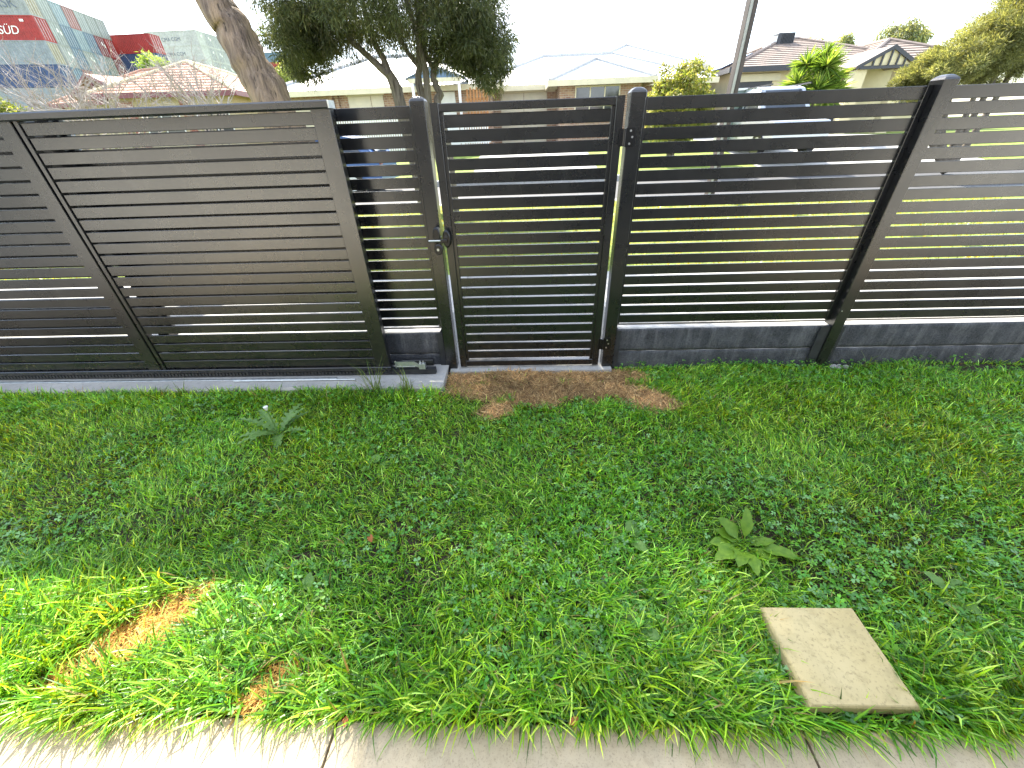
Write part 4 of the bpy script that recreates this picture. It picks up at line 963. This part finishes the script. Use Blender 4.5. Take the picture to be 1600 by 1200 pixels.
def ell(x, y, cx, cy, rx, ry, a=0):
    dx, dy = x-cx, y-cy; u = dx*math.cos(a)+dy*math.sin(a); v = -dx*math.sin(a)+dy*math.cos(a); return (u/rx)**2+(v/ry)**2
BROWN = [(.10, 2.67, .70, .15, 0), (.0, 2.47, .50, .14, 0), (.85, 2.33, .24, .12, -.35), (-.22, 2.20, .13, .08, .5), (.42, 2.48, .36, .13, 0), (.08, 2.34, .16, .1, 0)]
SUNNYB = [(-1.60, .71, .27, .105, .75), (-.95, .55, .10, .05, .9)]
BARE = [(.77, 1.68, .04, .025, 0), (-1.07, 1.06, .07, .03, .4), (-1.75, .93, .06, .03, 0), (-.09, .70, .045, .025, 0), (3.6, 2.72, .5, .05, 0), (1.75, 1.0, .07, .03, .3)]
def mask(x, y, lst, k=1.0):
    m = np.full(x.shape, 9.0)
    for e in lst: m = np.minimum(m, ell(x, y, *e))
    return m + (vnoise(x, y, 14, 9)-.5)*.9*k + (vnoise(x, y, 5, 8)-.5)*1.1*k + (vnoise(x, y, 40, 7)-.5)*.5*k
def valid(x, y, mrg=0):
    ok = (y > .476-mrg)
    left = x < -.63
    ok &= np.where(left, y < 2.458, np.where(x < .70, y < 2.74, y < 2.795))
    ok &= ~((x > .915) & (x < 1.270) & (y > .510) & (y < .834))
    ok &= np.abs(x) < 1.55 + y*1.42
    return ok
def sample(n):
    x = rng.uniform(-5.2, 5.2, n); y = rng.uniform(.455, 2.8, n); k = valid(x, y); return x[k], y[k]
GR = np.array([(.095, .275, .012), (.145, .345, .016), (.052, .190, .012), (.20, .395, .026), (.098, .28, .022), (.28, .50, .09), (.032, .120, .009), (.028, .105, .009)])
def green(x, y):
    n = len(x); c = GR[rng.integers(0, len(GR), n)]*(1+rng.normal(0, .32, (n, 1))).clip(.35, 2.0)
    p = vnoise(x, y, 1.6, 21); c = c*(1.12+.45*p)[:, None]
    yel = (vnoise(x, y, 2.3, 31)*.7+vnoise(x, y, 7, 32)*.3)[:, None]; c = c*(1+(np.array([[1.25, 1.05, .9]])-1)*np.clip((yel-.35)*2.2, 0, 1))
    dry = rng.random(n) < .02; c[dry] = np.array([.30, .25, .10])*(1+rng.normal(0, .2, (dry.sum(), 1)))
    return c
# short turf everywhere
x, y = sample(270000)
br = mask(x, y, BROWN+SUNNYB); ba = mask(x, y, BARE, .6)
cl = vnoise(x, y, 2.6, 41)*.65+vnoise(x, y, 8, 42)*.35
keep = (rng.random(len(x)) < np.clip((br-.75)/.9, 0, 1)) & (ba > 1.0) & (rng.random(len(x)) < np.where(cl > .58, .8, .98))
x, y = x[keep], y[keep]; n = len(x)
hn = vnoise(x, y, 3.1, 51)*.6+vnoise(x, y, 10, 52)*.4
near = np.clip((1.0-y)/.5, 0, 1)
lush = np.clip((-1.05-x)*2, 0, 1)*np.clip((1.15-y)*4, 0, 1); near = np.maximum(near, lush); near = np.maximum(near, ((x < -.63) & (y > 2.3))*.55)
ln = (.030+.045*hn+.06*near*hn+.025*near+.03*lush)*rng.uniform(.6, 1.35, n)
faz = vnoise(x, y, 1.1, 61)*9+rng.normal(0, 1.7, n)
me = blade_mesh('turf', np.stack([x, y, lawn_z(x, y)-.004], 1), faz, ln, rng.uniform(.0032, .0060, n)*(1+.4*near), rng.uniform(.1, .75, n), rng.uniform(.3, 1.5, n), green(x, y))
tag(link('grass', me, M['grass']), 'short green lawn grass on the near side of the fence', 'grass', None, 'stuff')
# longer tufts
tx, ty = sample(13000); hn = vnoise(tx, ty, 2.0, 71); k = (rng.random(len(tx)) < np.clip((hn-.42)*2.2, 0, 1)+np.clip((1.0-ty)*1.3, 0, .6)+np.clip((-.9-tx)*(1.2-ty)*.5, 0, .4)) & (mask(tx, ty, BROWN+SUNNYB+BARE) > 1.25)
tx, ty = tx[k], ty[k]; per = rng.integers(7, 16, len(tx)); kk = np.repeat(np.arange(len(tx)), per); n = len(kk)
x = tx[kk]+rng.normal(0, .014, n); y = ty[kk]+rng.normal(0, .014, n); near = np.clip((1.05-y)/.5, 0, 1)
ln = (.065+.045*near)*rng.uniform(.6, 1.5, n)+.03*near*(rng.random(n) < .3)
az = rng.uniform(0, 2*np.pi, n); flow = vnoise(tx, ty, 1.1, 61)*9; az = np.where(rng.random(n) < .5, flow[kk]+rng.normal(0, .5, n), az)
ok = valid(x, y)
me = blade_mesh('tufts', np.stack([x, y, lawn_z(x, y)-.004], 1)[ok], az[ok], ln[ok], (rng.uniform(.0040, .0072, n)*(1+.25*near))[ok], rng.uniform(.15, .8, n)[ok], rng.uniform(.4, 1.7, n)[ok], (green(x, y)*1.06)[ok])
tag(link('grass', me, M['grass']), 'longer arching tufts of grass standing out of the lawn', 'grass', None, 'stuff')
# fringe hanging over the paving edge
n = 3600; x = rng.uniform(-2.4, 2.4, n); den = vnoise(x, x*0, 3.0, 81)*.6+vnoise(x, x*0, 11, 82)*.4; k = rng.random(n) < np.clip((den-.22)*1.9, .05, 1); x = x[k]; n = len(x)
y = .470+np.abs(rng.normal(0, .03, n)); ok = ~((x > .90) & (x < 1.28) & (y > .503)); x, y = x[ok], y[ok]; n = len(x)
az = -np.pi/2+rng.normal(0, .75, n); ln = rng.uniform(.05, .135, n)*(.75+.5*vnoise(x, x*0, 4, 83))
me = blade_mesh('fringe', np.stack([x, y, np.full(n, .0)], 1), az, ln, rng.uniform(.0038, .0080, n), rng.uniform(.3, 1.0, n), rng.uniform(.4, 1.25, n), green(x, y)*1.08)
tag(link('grass', me, M['grass']), 'fringe of long grass blades hanging over the paving edge', 'grass', None, 'stuff')
n = 4200; x = rng.uniform(-5, -.66, n); y = 2.455-np.abs(rng.normal(0, .045, n)); k = rng.random(n) < np.clip((vnoise(x, x*0, 4, 85)*.6+vnoise(x, x*0, 13, 86)*.4-.25)*2.2, .05, 1); x, y = x[k], y[k]; n = len(x)
me = blade_mesh('strip_edge', np.stack([x, y, np.zeros(n)], 1), rng.uniform(0, 6.28, n), rng.uniform(.05, .115, n), rng.uniform(.004, .007, n), rng.uniform(.05, .5, n), rng.uniform(.3, 1.2, n), green(x, y))
tag(link('grass', me, M['grass']), 'uncut grass growing up against the concrete strip of the sliding gate', 'grass', None, 'stuff')
# clover
x, y = sample(38000); cl = vnoise(x, y, 2.6, 41)*.65+vnoise(x, y, 8, 42)*.35
fence = ((x > .75) & (y > 2.45)) | ((x < -.7) & (y > 2.2))
k = (rng.random(len(x)) < np.clip((cl-.44)*3.6, .03, 1)+fence*.5) & (mask(x, y, BROWN+SUNNYB) > 1.1) & (mask(x, y, BARE) > 1.0)
x, y = x[k], y[k]; n = len(x); fence = fence[k]
hh = rng.uniform(.018, .050, n)+fence*rng.uniform(0, .05, n); sz = rng.uniform(.008, .0150, n)*(1+.95*np.clip(1.6-y, 0, 1)*rng.random(n)); z0 = lawn_z(x, y)
c0 = np.stack([x, y, z0+hh], 1); rotz = rng.uniform(0, 6.28, n); tx_, ty_ = rng.normal(0, .3, n), rng.normal(0, .3, n)
tm = np.array([(0, 0), (.55, -.38), (1.0, -.30), (.88, 0), (1.0, .30), (.55, .38)]); VV = []
for j in range(3):
    a = rotz+j*2.094+rng.normal(0, .12, n)
    for (u, v) in tm:
        dx = (u*np.cos(a)-v*np.sin(a))*sz; dy = (u*np.sin(a)+v*np.cos(a))*sz
        VV.append(np.stack([c0[:, 0]+dx, c0[:, 1]+dy, c0[:, 2]+dx*tx_+dy*ty_+abs(v)*sz*.35-u*sz*.1], 1))
V = np.stack(VV, 1).reshape(-1, 3)
C = pal(n, [(.085, .29, .022), (.12, .35, .028), (.058, .225, .020), (.16, .385, .04), (.095, .29, .055), (.17, .36, .13)], .25)
me = arrays_mesh('clover', V, np.arange(18*n), np.full(3*n, 6), np.repeat(C, 18, 0))
tag(link('clover', me, M['grass']), 'patches of three leaved clover spread through the lawn', 'clover', None, 'stuff')
# dry clippings in the worn ground at the gate and in two scorched spots
def straw(lst, n, box, cols, lnr, name, label, zt):
    x = rng.uniform(box[0], box[1], n); y = rng.uniform(box[2], box[3], n); k = (rng.random(n) < np.clip((1.65-mask(x, y, lst))/.7, 0, 1)) & valid(x, y); x, y = x[k], y[k]; n = len(x)
    C = pal(n, cols, .25); p = vnoise(x, y, 6, 91)*.6+vnoise(x, y, 18, 92)*.4; C *= (.30+1.3*p)[:, None]
    me = blade_mesh(name, np.stack([x, y, lawn_z(x, y)+rng.uniform(.001, zt, n)], 1), rng.uniform(0, 6.28, n), rng.uniform(*lnr, n), rng.uniform(.0022, .0045, n), rng.uniform(1.1, 1.55, n), rng.uniform(-.3, .5, n), C)
    tag(link('dry_grass', me, M['straw']), label, 'dry grass', None, 'stuff')
straw(BROWN, 60000, (-.85, 1.35, 1.8, 2.78), [(.56, .38, .175), (.47, .29, .125), (.64, .47, .23), (.33, .20, .095), (.25, .155, .08)], (.025, .075), 'straw', 'brown dead grass and bare dirt in front of the pedestrian gate', .022)
straw(BARE, 9000, (-2.0, 4.2, .46, 2.79), [(.20, .13, .07), (.14, .09, .05), (.26, .19, .10)], (.02, .06), 'straw', 'thin brown thatch showing in small worn spots of the lawn', .012)
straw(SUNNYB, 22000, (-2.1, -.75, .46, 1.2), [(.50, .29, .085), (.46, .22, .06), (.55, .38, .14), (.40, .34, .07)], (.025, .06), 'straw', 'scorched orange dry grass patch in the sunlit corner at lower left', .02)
# verge lawn beyond the fence
n = 26000; x = rng.uniform(-9, 9, n); y = 4.3+5.1*rng.random(n)
me = blade_mesh('verge', np.stack([x, y, np.full(n, .33)], 1), rng.uniform(0, 6.28, n), rng.uniform(.04, .09, n), rng.uniform(.006, .012, n), rng.uniform(.1, .7, n), rng.uniform(.2, 1, n), pal(n, [(.20, .27, .03), (.26, .31, .035), (.16, .23, .03)]), 2)
tag(link('grass', me, M['grass']), 'sunlit verge grass beyond the fence', 'grass', None, 'stuff')

# ------------------------------------------------------------------ single weeds
def leaf(name, parent, root, az, L, W, rise, droop, mt, jag=0, stemf=.15, n=10, cup=.15):
    V, F = [], []; p = Vector(root); th = rise; H = Vector((math.cos(az), math.sin(az), 0)); S = Vector((-math.sin(az), math.cos(az), 0))
    for i in range(n+1):
        t = i/n
        if t < stemf: w = W*.05
        else:
            u = (t-stemf)/(1-stemf); w = W*.5*(math.sin(math.pi*min(1, u**.75*.98+.02)))**.8+.0006
            w *= 1+.16*math.sin(i*2.1+az*7)
            if jag: w *= (1-jag*.75*((i % 2)))
        up_ = Vector((0, 0, 1))*w*cup*2
        V += [p-S*w+up_, p, p+S*w+up_]
        p = p + (H*math.cos(th)+Vector((0, 0, 1))*math.sin(th))*(L/n); th -= droop/n
    for i in range(n): F += [(i*3, i*3+1, i*3+4, i*3+3), (i*3+1, i*3+2, i*3+5, i*3+4)]
    m = MB(); m.add(V, F); o = m.build(name, mt, parent, not jag); return o
def weed(name, label, x, y, n, L, W, mt, cat='weed', jag=0, rise=(.3, .9), droop=1.0, group=None, n2=10, fixed=None):
    z = float(lawn_z(x, y)); t = thing(name, (x, y, z), label, cat, group); a0 = rng.uniform(0, 6)
    for i in range(n):
        a, l, w, r = (fixed[i] if fixed else (a0+i*2.4+rng.normal(0, .2), L*rng.uniform(.65, 1.1), W*rng.uniform(.8, 1.15), rng.uniform(*rise)))
        leaf('leaf', t, (x, y, z), a, l, w, r, droop, mt, jag, .3 if not jag else .1, n2)
    return t
weed('dock_weed', 'largest broad leaved dock weed behind the loose paver', 1.0, 1.13, 14, .2, .06, M['dock'], fixed=[(-.28, .25, .060, .5), (1.2, .20, .050, 1.15), (-.95, .13, .05, .3), (2.2, .17, .07, .95), (2.6, .15, .06, .8), (3.6, .20, .075, .65), (4.1, .16, .065, .75), (.45, .12, .04, .6), (5.2, .10, .05, .4), (1.8, .11, .045, .35), (3.1, .17, .06, .65), (4.6, .17, .06, .7), (5.7, .15, .05, .55), (.1, .16, .045, .7)])
weed('broadleaf_weed', 'pale broad leaved weed left of the dock plant', .46, 1.17, 6, .13, .05, M['pale_leaf'])
weed('broadleaf_weed', 'blue green clover like weed right of the loose paver', 1.75, .90, 7, .12, .055, M['pale_leaf'])
weed('broadleaf_weed', 'pale broad leaved weed right of the sunlit corner', -.96, .88, 5, .11, .045, M['pale_leaf'])
weed('broadleaf_weed', 'dark leaved weed at lower centre near the paving edge', -.34, .62, 6, .12, .05, M['dock'])
weed('broadleaf_weed', 'small broad leaved weed left of the loose paver', .72, .62, 6, .11, .05, M['dock'])
weed('broadleaf_weed', 'broad leaved weed between centre and the loose paver', .40, .76, 6, .12, .052, M['pale_leaf'])
weed('broadleaf_weed', 'small pale weed in the lawn midway between the sow thistle and the gate patch', -.92, 1.66, 5, .12, .05, M['pale_leaf'])
weed('broadleaf_weed', 'broad leaved weed at right edge beyond the loose paver', 2.0, .72, 6, .12, .055, M['dock'])
th = weed('sow_thistle', 'pale jagged leaved sow thistle in front of the sliding gate', -1.676, 1.972, 11, .29, .08, M['thistle'], jag=1, rise=(.5, 1.1), droop=1.0, n2=16)
z = float(lawn_z(-1.676, 1.972)); MB().tube([(-1.676, 1.972, z), (-1.69, 1.98, z+.12), (-1.70, 1.99, z+.20)], .005, 6).build('stem', M['thistle'], th)
m = MB(); m.tube([(-1.70, 1.99, z+.20), (-1.70, 1.99, z+.214), (-1.70, 1.99, z+.226)], [.006, .012, .015], 9); m.build('flower', M['whitepaint'], th)
def tuft(label, x, y, n, h, seed):
    t = thing('grass_tuft', (x, y, 0), label, 'grass tuft', 'tall grass tufts at the track')
    R = np.tile([x, y, -.005], (n, 1))+rng.normal(0, .02, (n, 3))*[1, .5, 0]
    me = blade_mesh('blades', R, rng.uniform(0, 6.28, n), h*rng.uniform(.35, 1.1, n), rng.uniform(.004, .007, n), rng.uniform(.02, .35, n), rng.uniform(.2, 1.3, n), pal(n, [(.09, .17, .03), (.13, .21, .05)]))
    link('blades', me, M['grass'], t)
tuft('tall grass tuft at right end of the sliding gate', -1.16, 2.43, 34, .34, 1); tuft('tall grass tuft beside the steel catch bracket', -.92, 2.44, 22, .26, 2); tuft('grass tuft against the concrete strip under the sliding gate', -2.68, 2.42, 22, .17, 3)
tuft('grass tuft rising against the sleepers at right', 2.72, 2.74, 14, .17, 4)
M['deadleaf'] = leafmat('dead_leaf', (.30, .09, .03), (.42, .17, .06), .7)
for x, y, L, lb in ((-.78, 1.17, .05, 'small fallen orange leaf lying on the lawn left of centre'), (.16, .475, .04, 'small fallen brown leaf at the paving edge'), (-.62, .47, .03, 'tiny fallen yellow leaf on the paving joint at lower left')):
    t = thing('fallen_leaf', (x, y, .03), lb, 'leaf'); leaf('leaf_blade', t, (x, y, .035), rng.uniform(0, 6), L, L*.55, .1, .4, M['deadleaf'], 0, .1, 6)
M['rock'] = mat('pale_rock', (.34, .33, .31), .9, 0, .3, 30)
for i, (x, y, s) in enumerate(((2.47, 2.755, .03), (2.52, 2.765, .022), (2.56, 2.75, .026), (2.50, 2.735, .018))):
    m = MB(); V = []; F = []; nn = 8
    for j, zt in enumerate((-.6, -.1, .5, .95)):
        rr = (.75, 1, .8, .3)[j]
        V += [(x+s*rr*math.cos(q*.785+j*.2)*rng.uniform(.85, 1.1), y+s*.8*rr*math.sin(q*.785+j*.2)*rng.uniform(.85, 1.1), .0+s*zt*.7) for q in range(nn)]
    F = [(a*nn+q, a*nn+(q+1) % nn, a*nn+nn+(q+1) % nn, a*nn+nn+q) for a in range(3) for q in range(nn)]+[tuple(24+q for q in range(nn))]
    m.add(V, F); tag(m.build('stone', M['rock']), ('largest', 'left middle', 'right middle', 'smallest')[(0, 3, 1, 2).index(i) if False else i] + ' pale stone at the foot of the right fence post', 'stone', 'stones at the right post')
